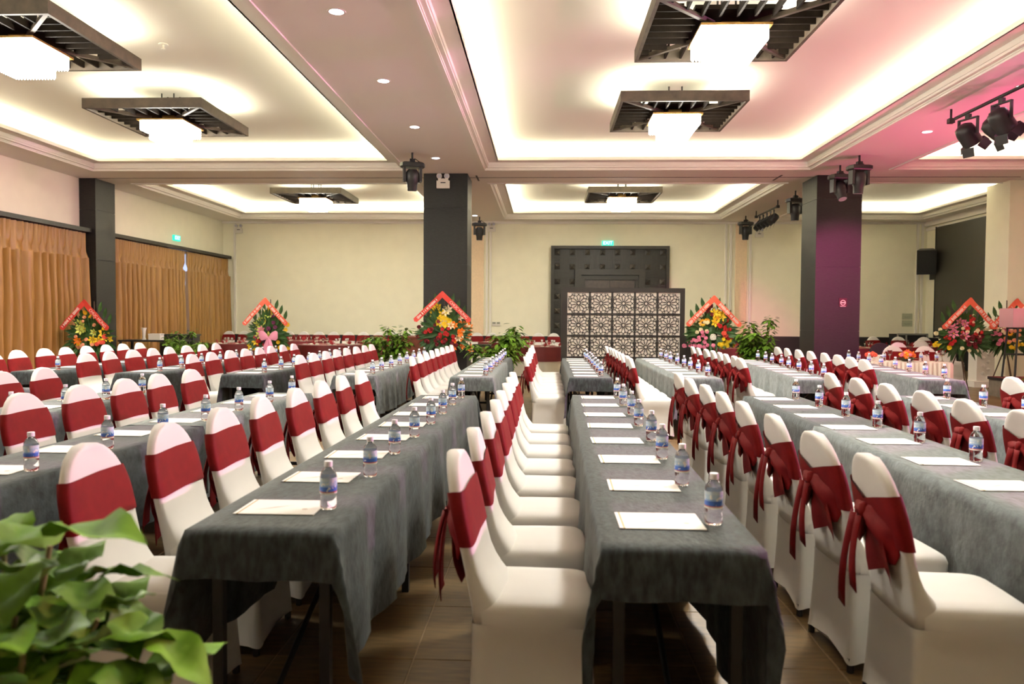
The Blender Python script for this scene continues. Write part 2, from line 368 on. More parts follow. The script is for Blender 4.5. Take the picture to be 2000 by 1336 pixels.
for sx in (-1, 1):
    for k in range(5): ribs.box(min(sx*1.15, sx*1.82), max(sx*1.15, sx*1.82), -.125, -.10, 2.78+k*.05, 2.81+k*.05)
    for j in range(2, 7):
        for k in range(5): ribs.box(sx*1.466+(k-2)*.052-.015, sx*1.466+(k-2)*.052+.015, -.125, -.10, rowz[j]-.10, rowz[j]+.10)
tag(ribs.obj('ribs', M_WOODB, D), kind='stuff')
def exit_sign(loc, rz, label):
    t = thing('exit_sign', label, 'sign', loc, rz)
    MB().box(-.19, .19, -.03, .03, -.08, .08).obj('light_box', M_EXIT, t)
    put('lettering', text_mesh('EXIT', .15, M_EXITW), t, (0, -.032, 0), (PI/2, 0, 0), (1, 1, 1))
exit_sign((2.06, YF-.04, 3.92), 0, 'green lit EXIT sign above the black carved portal')
exit_sign((-10.72, 21.8, 3.72), PI/2, 'green lit EXIT sign above the gold curtains')
# ------------------------------------------------------------------ lattice screen
t = thing('lattice_screen', 'dark wooden folding screen with rows of pierced flower panels', 'screen', (1.74, 16.95, 0))
SW, SH = 1.36, 2.14
b = MB(); b.box(-SW, -SW+.135, -.03, .03, 0, SH); b.box(SW-.10, SW, -.03, .03, 0, SH); b.box(-SW+.135, SW-.1, -.03, .03, SH-.10, SH); b.box(-SW+.135, SW-.1, -.03, .03, 0, .11); b.obj('frame', M_LATT, t)
px0 = -SW+.135; pw = (2*SW-.235)/5; ph = (SH-.21)/4
b = MB()
for i in range(1, 5): b.box(px0+i*pw-.02, px0+i*pw+.02, -.02, .02, .11, SH-.10)
b.obj('mullions', M_LATT, t)
b = MB()
for j in range(1, 4): b.box(px0, px0+5*pw, -.021, .021, .11+j*ph-.022, .11+j*ph+.022)
b.obj('rails', M_LATT, t)
MB().box(px0, px0+5*pw, .012, .018, .11, SH-.10).obj('backing_panel', M_BACK, t)
def strip(b, pts, wd, hx, hz, d=.006):
    """flat bar following pts (x,z), clipped to the rectangle"""
    for (p, q_) in zip(pts, pts[1:]):
        m_ = ((p[0]+q_[0])/2, (p[1]+q_[1])/2)
        if abs(m_[0]) > hx or abs(m_[1]) > hz: continue
        dx, dz = q_[0]-p[0], q_[1]-p[1]; l = math.hypot(dx, dz); nx_, nz_ = -dz/l*wd/2, dx/l*wd/2
        ex, ez = dx*.08, dz*.08
        A = [(p[0]-ex+nx_, p[1]-ez+nz_), (p[0]-ex-nx_, p[1]-ez-nz_), (q_[0]+ex-nx_, q_[1]+ez-nz_), (q_[0]+ex+nx_, q_[1]+ez+nz_)]
        A = [(max(-hx, min(hx, x)), max(-hz, min(hz, z))) for x, z in A]
        b.add([(x, -d, z) for x, z in A]+[(x, d, z) for x, z in A], [(0, 1, 2, 3), (0, 4, 5, 1), (2, 6, 7, 3), (1, 5, 6, 2), (3, 7, 4, 0)])
hx, hz = pw/2-.018, ph/2-.02; lat = MB(); S_ = hx
for k in range(12):
    a = 2*PI*k/12; cx, cz = .60*S_*math.cos(a), .60*S_*math.sin(a)
    strip(lat, [(cx+.46*S_*math.cos(2*PI*i/22), cz+.46*S_*math.sin(2*PI*i/22)) for i in range(23)], .0078, hx, hz)
for k in range(12):
    a = 2*PI*(k+.5)/12; cx, cz = 1.12*S_*math.cos(a), 1.12*S_*math.sin(a)
    strip(lat, [(cx+.40*S_*math.cos(2*PI*i/18), cz+.40*S_*math.sin(2*PI*i/18)) for i in range(19)], .0078, hx, hz)
strip(lat, [(.155*S_*math.cos(2*PI*i/14), .155*S_*math.sin(2*PI*i/14)) for i in range(15)], .010, hx, hz)
lme = lat.mesh('lattice_panel', M_LATT)
for i in range(5):
    for j in range(4): put('lattice_panel', lme, t, (px0+(i+.5)*pw, -.002, .11+(j+.5)*ph))
for sx in (-1, 1): MB().box(sx*(SW-.08)-.03, sx*(SW-.08)+.03, -.22, .22, 0, .035).obj('foot', M_LATT, t)
# ------------------------------------------------------------------ curtains on the left wall
def curtain(label, y0, y1, seed, sway=0):
    rr = random.Random(seed); t = thing('curtain', label, 'curtain', (-10.55, (y0+y1)/2, 0)); L_ = y1-y0; n = int(L_/.022)
    ph_ = []; p = 0
    for i in range(n+1): p += .022*2*PI/(.265+.08*math.sin(i*.021*3+seed)+.03*math.sin(i*.17+seed*3)); ph_.append(p)
    zs = [.02, .5, 1.1, 1.8, 2.4, 2.78]
    def x_(i, z):
        k = .13+.035*math.sin(i*.07+seed*2); q_ = math.sin(ph_[i]+.3*math.sin(z*1.3+i*.01)); return k*math.copysign(abs(q_)**.7, q_)+.018*math.sin(ph_[i]*2.3+z*1.5)
    rows = [[(x_(i, z)*(1.0 if z < 2 else .85), -L_/2+i*L_/n+sway*(2.78-z)*(i/n-.5), z) for i in range(n+1)] for z in zs]
    MB().loft(rows, False, False, False).obj('drape', M_CURT, t, 'all')
    zs = [2.76, 2.80, 3.0, 3.2, 3.345]
    rows = [[((.062+.012*math.sin(i*.3))*math.sin(ph_[i]*(1.0 if z < 2.9 else 2.0))*(1.12 if z < 2.79 else .8)+(.014 if z < 2.82 else 0), -L_/2+i*L_/n, z) for i in range(n+1)] for z in zs]
    MB().loft(rows, False, False, False).obj('heading', M_CURT, t, 'all')
    return t
curtain('gold pleated curtain between the pilaster and the near end of the rail', 10.2, 17.15, 1)
curtain('gold pleated curtain between the pilaster and the bright window gap', 18.05, 21.86, 2, .012)
curtain('gold pleated curtain between the window gap and the far corner', 22.02, 24.95, 3, .012)
def rail(label, y0, y1):
    t = thing('curtain_rail', label, 'curtain rail', (-10.6, (y0+y1)/2, 3.37)); L_ = y1-y0
    MB().box(-.15, .15, -L_/2, L_/2, 0, .09).obj('cornice_board', M_WOODB, t)
    b = MB()
    for i in range(int(L_/.12)): b.lathe([(.012, -.02), (.012, .0)], 6, (.0, -L_/2+.06+i*.12, 0))
    tag(b.obj('glider_hooks', M_METAL, t), kind='stuff')
rail('dark curtain rail board ending at the black pilaster', 10.1, 17.2)
rail('dark curtain rail board running to the far corner', 18.0, 25.05)
W1 = struct(put('window_1', None, None, (-10.74, 21.95, 0)))
MB().box(0, .01, -.6, .6, .9, 3.3).obj('pane', M_WINDOW, W1)
b = MB(); b.box(0, .03, -.66, -.6, .84, 3.36); b.box(0, .03, .6, .66, .84, 3.36); b.box(0, .03, -.6, .6, 3.3, 3.36); b.box(0, .03, -.6, .6, .84, .9); b.obj('window_frame', M_WTRIM, W1)
# ------------------------------------------------------------------ right wall: LED wall, speaker, boards, flight case
t = thing('led_wall', 'large dark display wall on the right wall behind the flower stands', 'screen', (12.28, 21.4, 0))
MB().box(-.05, .01, -3.0, 3.0, .95, 4.37).obj('display', M_SCREEN, t); b = MB(); b.box(-.06, .01, -3.03, -3.0, .93, 4.39); b.box(-.06, .01, 3.0, 3.03, .93, 4.39); b.obj('edge_trim', M_PLAST, t)
t = thing('wall_speaker', 'black loudspeaker tilted on a wall bracket', 'speaker', (11.93, 24.35, 3.3), 0)
m_ = Euler((.22, 0, -.45)).to_matrix().to_4x4()
MB().add([m_ @ Vector(p) for p in [(-.27, -.19, -.38), (.27, -.19, -.38), (.18, .22, -.38), (-.18, .22, -.38), (-.27, -.19, .38), (.27, -.19, .38), (.18, .22, .38), (-.18, .22, .38)]],
         [(0, 1, 2, 3), (4, 5, 6, 7), (0, 1, 5, 4), (1, 2, 6, 5), (2, 3, 7, 6), (3, 0, 4, 7)]).obj('cabinet', M_PLAST, t)
MB().box(-.25, .25, -.205, -.19, -.36, .36, m_).obj('grille', M_SPEAK, t)
b = MB(); b.tube([(.1, .1, -.3), (.33, .25, -.36)], .025); b.box(.30, .35, .1, .4, -.55, -.22); b.obj('bracket', M_METAL, t)
t = thing('wall_notice', 'grey green notice boards, one above the other, on the far wall', 'notice', (11.72, YF-.02, 1.47))
for z, n_ in ((.11, 'upper_board'), (-.11, 'lower_board')):
    p = MB().box(-.16, .16, -.012, .01, z-.10, z+.10).obj(n_, M_SIGN, t); b = MB()
    for k in range(2): b.box(-.11+.03*k, .10-.02*k, -.015, -.012, z-.015-.03*k, z-.002-.03*k)
    b.obj('print_lines', M_SIGNT, p)
t = thing('flight_case', 'open black flight case with aluminium edges by the far wall', 'case', (11.5, 24.55, 0))
MB().box(-.45, .45, -.3, .3, .06, 1.03).obj('body', M_SPEAK, t); b = MB()
for x in (-.45, -.19, .45): b.box(x-.02, x+.02, -.33, -.29, .06, 1.05)
b.box(-.45, .45, -.33, -.29, 1.0, 1.05); b.box(-.45, .45, -.33, -.29, .06, .1); b.obj('edging', mat('aluminium', (.45, .45, .40), .35, metal=.7), t)
for x in (-.38, .38): MB().lathe([(.05, 0), (.05, .06)], 10, (x, 0, 0)).obj('caster', M_PLAST, t)
# ------------------------------------------------------------------ wall and column emergency lamps, switch, smoke detectors
def emergency(loc, label, sc=1):
    t = thing('emergency_light', label, 'emergency lamp', loc); t.scale = (sc, sc, sc)
    MB().box(-.13, .13, -.05, 0, -.13, .02).obj('battery_box', M_PWHITE, t); MB().box(-.10, .10, -.055, 0, .02, .06).obj('lamp_bridge', M_PWHITE, t)
    MB().box(-.05, .05, -.054, -.05, -.03, -.01).obj('vent', M_METAL, t)
    for sx in (-1, 1):
        mm = Matrix.Translation((sx*.075, -.03, .11)) @ Matrix.Rotation(PI/2, 4, 'X')
        l = MB().lathe([(.03, -.04), (.05, -.02), (.055, .03)], 12, m=mm).obj('lamp_head', M_PWHITE, t); MB().lathe([(.045, .031), (.04, .034)], 12, m=mm).obj('lens', M_LENS, l)
emergency((-2.23, 16.69, 4.43), 'white twin-lamp emergency light on the black column by red roses', 1.1)
emergency((-1.75, YF-.03, 4.42), 'pale twin-lamp emergency light high on the far wall beside the black column')
emergency((-10.2, YF-.03, 4.36), 'pale twin-lamp emergency light near the far corner above the curtains')
emergency((6.95, YF-.03, 4.25), 'pale twin-lamp emergency light high behind the row of small spotlights')
t = thing('wall_switch', 'ivory double wall switch above the dado beside the portal', 'switch', (-1.58, YF-.02, 1.26))
for x in (-.07, .07): MB().box(x-.065, x+.065, -.015, .0, -.065, .065).obj('plate', M_PWHITE, t); MB().box(x-.05, x+.05, -.018, -.015, .0, .05).obj('rocker', M_SIGNT, t)
for x, y, lb in ((-5.05, 9.95, 'small white sprinkler rose on the ceiling beside the curtain-side chandelier'), (1.75, 9.95, 'small white sprinkler rose on the ceiling between two central chandeliers')):
    t = thing('sprinkler', lb, 'sprinkler', (x, y, UPC)); MB().lathe([(.06, -.012), (.06, 0)], 12).obj('rose', M_PWHITE, t); MB().lathe([(.03, -.07), (.012, -.05), (.012, -.012)], 8).obj('nozzle', M_PWHITE, t)
# ------------------------------------------------------------------ downlights
dl = thing('downlight', 'round recessed downlight', 'downlight', (0, 0, SOF), 0, 'recessed downlights')
b = MB(); n = 18; o = [(math.cos(2*PI*j/n), math.sin(2*PI*j/n)) for j in range(n)]
b.loft([[(c*.075, s_*.075, -.004) for c, s_ in o], [(c*.095, s_*.095, -.006) for c, s_ in o], [(c*.10, s_*.10, 0) for c, s_ in o]], False, False); b.obj('trim_ring', M_PWHITE, dl)
MB().lathe([(.076, -.003), (.07, -.001)], 18).obj('lens', M_DOWN, dl)
dls = [(-2.17, 7.88), (-2.17, 10.18), (-2.17, 12.64), (-2.17, 15.1), (-2.17, 23.58), (6.38, 13.1), (6.40, 10.59), (-2.17, 5.4), (6.39, 8.1), (-2.17, 2.9), (6.39, 5.6)]
for i, (x, y) in enumerate(dls):
    o = dl if i == 0 else dup(dl)
    beam = 'beam beside the curtain-side ceiling bay' if x < 0 else 'magenta-lit beam near the stage'
    k = sorted([d[1] for d in dls if (d[0] < 0) == (x < 0)], reverse=True).index(y)
    o['label'] = 'round recessed downlight, %s from the far wall, on the %s' % (ORD[k], beam); o.location = (x, y, SOF)
# ------------------------------------------------------------------ chandeliers
def make_chandelier():
    t = thing('chandelier', 'chandelier', 'chandelier', (0, 0, 0), 0, 'square wooden chandeliers with crystal lamps')
    A = .92; z0, z1 = 4.60, 4.75
    for (x0, x1, y0, y1) in ((-A, A, -A, -A+.04), (-A, A, A-.04, A), (-A, -A+.04, -A+.04, A-.04), (A-.04, A, -A+.04, A-.04)):
        MB().box(x0, x1, y0, y1, z0, z1).obj('frame_rail', M_FRAME, t)
    for k in range(4):
        mm = Matrix.Rotation(PI/4+k*PI/2, 4, 'Z'); MB().box(.30, A*1.38, -.022, .022, z0+.012, z0+.06, mm).obj('diagonal_bar', M_FRAME, t)
    sl = {}
    for k in range(4):
        for i in range(9):
            y = (i-4)*.185; x0 = max(abs(y)+.03, .40)
            if x0 > A-.10: continue
            if i not in sl: sl[i] = MB().box(x0, A-.04, y-.012, y+.012, z0+.03, z0+.11).mesh('slat', M_SLAT)
            put('slat', sl[i], t, (0, 0, 0), (0, 0, k*PI/2))
    MB().box(-.45, .45, -.45, .45, 4.70, 4.74).obj('canopy_plate', M_SLAT, t)
    b = MB()
    for sx in (-1, 1):
        for sy in (-1, 1): b.lathe([(.012, 4.74), (.012, UPC)], 6, (sx*.1, sy*.1, 0))
    b.obj('hanging_rods', M_METAL, t)
    for (hw, a, e, nm) in ((.335, 4.43, 4.56, 'upper_crystal_tier'), (.235, 4.30, 4.44, 'lower_crystal_tier')):
        p = MB().box(-hw+.02, hw-.02, -hw+.02, hw-.02, a+.01, e).obj(nm, M_CRY, t)
        b = MB(); n = int(2*hw/.034)
        for k in range(4):
            mm = Matrix.Rotation(k*PI/2, 4, 'Z')
            for i in range(n):
                y = -hw+(i+.5)*2*hw/n; b.lathe([(.004, a-.018), (.014, a), (.014, e)], 5, (hw, y, 0), mm, True, False)
        tag(b.obj('crystal_drops', M_CRY, p), kind='stuff')
    MB().box(-.375, .375, -.375, .375, 4.56, 4.585).obj('gilt_rim', M_GILT, t); MB().box(-.10, .10, -.10, .10, 4.585, 4.70).obj('stem', M_GILT, t)
    return t
ch = make_chandelier()
CH = [(2.0, 12.05, 'central bay, first before the column beam'), (2.0, 8.55, 'central bay, second before the column beam'), (2.0, 5.05, 'central bay, third before the column beam'),
      (-6.1, 12.25, 'curtain-side bay, first before the column beam'), (-6.1, 8.72, 'curtain-side bay, second before the column beam'), (-6.1, 5.2, 'curtain-side bay, third before the column beam'),
      (2.0, 20.05, 'beyond the column beam, above carved portal'), (-6.1, 20.15, 'beyond the column beam, before blank wall')]
for i, (x, y, lb) in enumerate(CH):
    o = ch if i == 0 else dup(ch)
    o['label'] = 'square dark wood chandelier with glowing crystal, '+lb; o.location = (x, y, 0)
    area('chandelier_light', (x, y, 4.268), .5, .5, CHAND_W, CRYS)
    for k in range(4):   # strip lamps lying on top of the frame rails
        a = k*PI/2; area('chandelier_strip_light', (x+.80*math.cos(a), y+.80*math.sin(a), 4.77), 1.5 if k % 2 else .04, .04 if k % 2 else 1.5, 10, COVE, (PI, 0, 0))
# ------------------------------------------------------------------ stage lamps hanging from the beams
def moving_head(loc, label, rz, tilt, sc=1):
    t = thing('moving_head_lamp', label, 'stage lamp', loc, rz, 'moving head stage lamps'); t.scale = (sc, sc, sc)
    b = MB(); b.lathe([(.02, -.16), (.02, 0)], 8); b.box(-.05, .05, -.04, .04, -.19, -.12); b.obj('clamp', M_METAL, t)
    MB().loft([[(x*k, y*k, z) for x, y in ((-.2, -.13), (.2, -.13), (.24, 0), (.2, .13), (-.2, .13), (-.24, 0))] for z, k in ((-.29, .9), (-.27, 1), (-.21, 1), (-.19, .8))]).obj('base', M_PLAST, t)
    for sx in (-1, 1): MB().box(sx*.155-.025, sx*.155+.025, -.07, .07, -.56, -.28).obj('yoke_arm', M_PLAST, t)
    mm = Matrix.Translation((0, 0, -.48)) @ Matrix.Rotation(tilt, 4, 'X')
    h = MB().lathe([(.08, .16), (.125, .10), (.13, -.06), (.10, -.12), (.09, -.25)], 14, m=mm).obj('head', M_PLAST, t, True)
    MB().lathe([(.08, -.251), (.07, -.256)], 14, m=mm).obj('lens', M_LENS, h)
    b = MB(); b.tube([(.05, .05, -.1), (.15, .07, -.16), (.22, .05, -.2)], .008, 5); b.obj('cable', M_METAL, t)
moving_head((-2.55, 14.6, SOF), 'black moving head lamp hanging in front of the rose column', .3, .15)
moving_head((6.02, 14.95, SOF), 'black moving head lamp, hanging clear of the magenta column beside its tilted twin', .2, .1)
moving_head((6.02, 15.9, SOF), 'tilted black moving head lamp hanging before the magenta column', .2, -.45)
moving_head((6.13, 19.0, SOF), 'black moving head lamp hanging just behind the magenta column', .2, .05)
moving_head((6.13, 23.6, SOF), 'black moving head lamp nearest the far wall before the peach strip', .2, .05)
moving_head((-2.05, 23.9, SOF), 'black moving head lamp half hidden behind the rose column', .2, .05)
def par_bar(label, x, y0, y1, spots, sc, group):
    t = thing('lamp_bar', label, 'lamp bar', (x, 0, SOF))
    MB().tube([(0, y0, -.17), (0, y1, -.17)], .025, 8).obj('pipe', M_METAL, t); b = MB()
    for y in (y0+.12, y1-.12): b.lathe([(.018, -.19), (.018, 0)], 6, (0, y, 0)); b.box(-.04, .04, y-.04, y+.04, -.21, -.14)
    b.obj('pipe_clamps', M_METAL, t)
    for i, (y, dx, tilt, pan) in enumerate(spots):
        p = thing('spotlight', '%s spotlight from the stage end of the %s' % (ORD[i], group), 'spotlight', (x+dx, y, SOF-.235), pan, group); p.scale = (sc, sc, sc)
        b = MB(); b.box(-.16, -.14, -.02, .02, -.26, -.02); b.box(.14, .16, -.02, .02, -.26, -.02); b.box(-.16, .16, -.02, .02, -.04, -.02); b.box(-.03, .03, -.03, .03, -.03, .038); b.obj('yoke', M_METAL, p)
        mm = Matrix.Translation((0, 0, -.26)) @ Matrix.Rotation(tilt, 4, 'X')
        c = MB().lathe([(.06, .17), (.12, .13), (.135, .06), (.135, -.14), (.125, -.14), (.12, -.02)], 14, m=mm).obj('can', M_PLAST, p, True)
        MB().lathe([(.12, -.05), (.11, -.055)], 14, m=mm).obj('lens', M_LENS, c)
        b = MB()
        for k in range(4):
            q_ = mm @ Matrix.Rotation(k*PI/2, 4, 'Z'); b.add([q_ @ Vector(v) for v in ((.13, -.10, -.14), (.13, .10, -.14), (.19, .09, -.25), (.19, -.09, -.25), (.136, -.10, -.14), (.136, .10, -.14), (.196, .09, -.25), (.196, -.09, -.25))], [(0, 1, 2, 3), (4, 7, 6, 5), (0, 4, 5, 1), (2, 6, 7, 3), (1, 5, 6, 2), (3, 7, 4, 0)])
        b.obj('barn_doors', M_PLAST, p)
par_bar('black lamp pipe over the magenta beam close to the stage', 6.05, 11.6, 7.6, [(11.25, 0, .75, -1.2), (10.85, .16, .9, -1.6), (10.45, 0, .75, -1.3), (10.05, .38, 1.0, -1.7), (9.75, .05, .6, -1.2), (9.0, 0, .7, -1.2)], 1.0, 'near lamp pipe')
par_bar('black lamp pipe under the beam between moving heads', 6.15, 22.4, 20.6, [(22.15, 0, .7, 1.3), (21.8, 0, .7, 1.3), (21.45, 0, .7, 1.3), (21.1, 0, .7, 1.3), (20.8, 0, .7, 1.3)], .78, 'far lamp pipe')
# ------------------------------------------------------------------ chair (faces +X)
def sup(hx_, hy_, cx, z, n=24, e=.35, dz=None):
    r = []
    for j in range(n):
        a = 2*PI*j/n; c, s_ = math.cos(a), math.sin(a)
        r.append((cx+hx_*math.copysign(abs(c)**e, c), hy_*math.copysign(abs(s_)**e, s_), z))
    return r
def back_w(z):
    zt = .70
    return .205+.008*(z-.45)/.25 if z < zt else .213*math.sqrt(max(0, 1-((z-zt)/.25)**2.3))
def back_x(z): return -.185-.115*((z-.42)/.53)**1.1 if z > .42 else -.185
def back_rings(zs, grow=0):
    out = []
    for z in zs:
        w_ = max(.004, back_w(z))+grow; tk = min(.026, w_*.5+.006)+grow; fil = .12*max(0, 1-(z-.44)/.17)**2.0 if z < .61 else 0
        ring_ = []; n = 24
        for j in range(n):
            a = 2*PI*j/n; c, s_ = math.cos(a), math.sin(a)
            y = w_*math.copysign(abs(s_)**.55, s_); x = tk*math.copysign(abs(c)**.7, c)
            if c > 0: x += fil*(abs(c)**.5)*(1-.3*abs(y)/.2) + .012*(abs(y)/max(w_, .01))**2
            ring_.append((back_x(z)+x, y, z))
        out.append(ring_)
    return out
def make_chair():
    P_ = {}
    b = MB(); b.loft(back_rings([.40, .44, .47, .50, .53, .57, .62, .68, .72, .76, .80, .84, .875, .905, .928, .943, .95])); P_['back_cover'] = b.mesh('back_cover', M_WHITE, 'all')
    b = MB(); b.loft([sup(.208, .208, .004, .37, 24, .28), sup(.211, .211, .005, .40, 24, .28), sup(.212, .212, .006, .440, 24, .28), sup(.205, .205, .006, .462, 24, .3), sup(.185, .185, .007, .474, 24, .32), sup(.13, .13, .008, .479), sup(.04, .04, .008, .481)]); P_['seat_cover'] = b.mesh('seat_cover', M_WHITE, 'all')
    rings = []
    for z, gx, pinch in ((.40, .2115, 0), (.37, .212, .003), (.335, .213, .016), (.25, .216, .022), (.14, .222, .022), (.05, .229, .018), (.03, .231, .014)):
        r = []; n = 40
        for j in range(n):
            a = 2*PI*j/n; c, s_ = math.cos(a), math.sin(a); e = .16
            x = gx*math.copysign(abs(c)**e, c); y = gx*math.copysign(abs(s_)**e, s_)
            u = min(abs(x), abs(y))/gx; k = 1-pinch/gx*(1-smoothstep(.55, .95, u))
            zz = z+(.035*(1-u*u) if z < .04 else 0)+(.02*(1-u*u) if .3 < z < .36 else 0)
            r.append((.003+(x*k if abs(x) >= abs(y) else x), (y*k if abs(y) > abs(x) else y), zz))
        rings.append(r)
    b = MB(); b.loft(rings, False, False); P_['skirt_cover'] = b.mesh('skirt_cover', M_WHITE, 'all')
    b = MB(); zs = [.660, .665, .69, .73, .77, .80, .832, .838]; rr = back_rings(zs, .007)
    def dip(x, y, z):
        bk = 1-smoothstep(-.02, .006, x-back_x(z)); f = (z-.66)/.178; return z+.008*math.sin((y+.2)*7)-bk*(1-min(1, abs(y)/.2))*(.055*f-.012*(1-f))
    rr = [[(x, y, dip(x, y, z)) for (x, y, z) in r_] for r_ in rr]
    b.loft(rr, False, False); P_['sash'] = b.mesh('sash', M_RED, 'all')
    b = MB()
    for sg in (-1, 1):
        rings = []
        for i, (y, hh, tt, dz, dx) in enumerate(((.0, .022, .020, .0, -.004), (.025, .034, .026, -.004, -.004), (.06, .060, .026, -.018, -.002), (.10, .086, .024, -.040, .002), (.14, .098, .020, -.054, .008), (.17, .088, .014, -.056, .016), (.188, .06, .006, -.05, .024))):
            rg = []
            for j in range(20):
                a = 2*PI*j/20; c = math.cos(a); q_ = tt*math.copysign(abs(c)**1.5, c)*(1+.45*math.sin(4*a+y*22+sg)*min(1, y/.06))
                rg.append((back_x(.735+dz)-.034+dx+q_, sg*y, .747+dz+hh*math.sin(a)))
            rings.append(rg)
        b.loft(rings)
    P_['bow'] = b.mesh('bow', M_RED, 'all')
    b = MB(); b.lathe([(.010, -.030), (.022, -.022), (.025, 0), (.022, .022), (.010, .030)], 10, (back_x(.745)-.048, 0, .747)); P_['knot'] = b.mesh('knot', M_RED, 'all')
    b = MB(); rows = []
    for i in range(7):
        f = i/6; z = .735-f*.185; w0 = .055+.075*math.sin(f*PI*.8); rows.append([(back_x(max(z, .43))-.040-.012*math.sin(f*3+k), -.03+(k-2)*w0*.5, z-.02*abs(k-2)*f) for k in range(5)])
    b.loft(rows, False, False, False); P_['swag'] = b.mesh('swag', M_RED, 'all')
    for nm, y0, L_, wd, sw in (('tail', .035, .33, .030, .03), ('tail2', -.02, .24, .026, -.035)):
        b = MB(); rows = []
        for i in range(9):
            f = i/8; z = .735-f*L_; x = -.312-.03*math.sin(f*2)-.016; wv = wd*(1-.15*math.sin(f*5))
            dr = (.02 if i == 8 else 0)
            rows.append([(x, y0+sw*f-wv, z-dr), (x-.012, y0+sw*f, z), (x, y0+sw*f+wv*.9, z+dr)])
        for k in range(len(rows)): rows[k] = rows[k]+[(p[0]+.003, p[1], p[2]) for p in reversed(rows[k])]
        b.loft(rows); P_[nm] = b.mesh(nm, M_RED, 'all')
    P_['foot'] = MB().lathe([(.014, 0), (.016, .005), (.014, .06)], 8).mesh('foot', M_METAL)
    return P_
CP = make_chair()
def place_chair(x, y, rz, label, group, level=2, sc=1.0, name='covered_chair'):
    t = thing(name, label, 'chair', (x, y, 0), rz, group); t.scale = (1, sc, 1.032)
    put('back_cover', CP['back_cover'], t); put('seat_cover', CP['seat_cover'], t); put('skirt_cover', CP['skirt_cover'], t); s_ = put('sash', CP['sash'], t)
    if level >= 1:
        bo = put('bow', CP['bow'], t); put('knot', CP['knot'], bo); put('swag', CP['swag'], bo); put('tail', CP['tail'], bo)
    if level >= 2:
        put('tail', CP['tail2'], bo)
        for sx in (-1, 1):
            for sy in (-1, 1): put('foot', CP['foot'], t, (sx*.205, sy*.205, 0))
    return t
# ------------------------------------------------------------------ bottles, papers
bb = MB().lathe([(.027, 0), (.0305, .006), (.031, .03), (.0295, .04), (.031, .05), (.031, .118), (.0285, .132), (.021, .146), (.0145, .153), (.0125, .160)], 14).mesh('bottle_body', M_PET, True)
bl = MB().lathe([(.0316, .058), (.0316, .118)], 14, cap0=False, cap1=False).mesh('bottle_label', M_LABEL, 'all')
bc = MB().lathe([(.0155, .158), (.0155, .176), (.0145, .178)], 12).mesh('bottle_cap', M_CAP, True)
def place_bottle(x, y, z, label, group):
    t = thing('water_bottle', label, 'bottle', (x, y, z), R.uniform(0, 6), group); put('bottle_body', bb, t); put('bottle_label', bl, t); put('bottle_cap', bc, t); return t
pm = MB().box(-.147, .147, -.105, .105, 0, .0025).mesh('paper', M_PAPER)
def place_paper(x, y, z, label, group):
    return tag(put('paper_sheet', pm, None, (x, y, z), (0, 0, R.uniform(-.03, .03))), label, 'paper', group)
# ------------------------------------------------------------------ conference tables
def make_cloth(name, L_, hw, side, front, back, matl, seed, side2=None):
    side2 = side2 or side
    rr = random.Random(seed); p1, p2, p3 = [rr.uniform(0, 6) for _ in range(3)]
    ss = [-side+side*i/9 for i in range(9)]+[2*hw*i/6 for i in range(7)]+[2*hw+side2*(i+1)/9 for i in range(9)]
    nl = max(8, int(L_/.075)); tt = [-front+front*i/7 for i in range(7)]+[L_*i/nl for i in range(nl+1)]+[L_+back*(i+1)/5 for i in range(5)] if front > 0 else [L_*i/nl for i in range(nl+1)]+([L_+back*(i+1)/5 for i in range(5)] if back > 0 else [])
    rows = []
    for t_ in tt:
        row = []
        dt = max(0, -t_, t_-L_); tc = min(max(t_, 0), L_); sgt = -1 if t_ < 0 else 1
        for s_ in ss:
            ds = max(0, -s_, s_-2*hw); sc = min(max(s_, 0), 2*hw); sgs = -1 if s_ < 0 else 1
            x, y, z = sc-hw, tc, 0.0
            rad = math.hypot(ds, dt)
            if rad > 0:
                a = math.atan2(dt, ds); f = min(1, rad/side)
                ripple = (.016*math.sin(tc*9+p1+sgs)+.012*math.sin(tc*17+p2)+.006*math.sin(tc*33+p3))*f*math.cos(a)
                spread = (.016+.06*math.sin(2*a))*rad/.4 + min(rad, .02)*.5
                if sgt < 0 or dt > 0: spread += .03*f*math.sin(a*6+p1)*math.sin(2*a)
                x += sgs*math.cos(a)*(spread+ripple) if ds > 0 or dt > 0 else 0
                y += sgt*math.sin(a)*(spread+.012*math.sin(sc*22+p2)*min(1, dt/.15))
                z -= rad*.985-min(rad, .02)*.35
                if dt == 0: z += .02*f*math.sin(tc*1.7+p2)
            row.append((x, y, z))
        rows.append(row)
    b = MB(); b.loft(rows, False, False, False); me = b.mesh(name, matl, 'all')
    return me
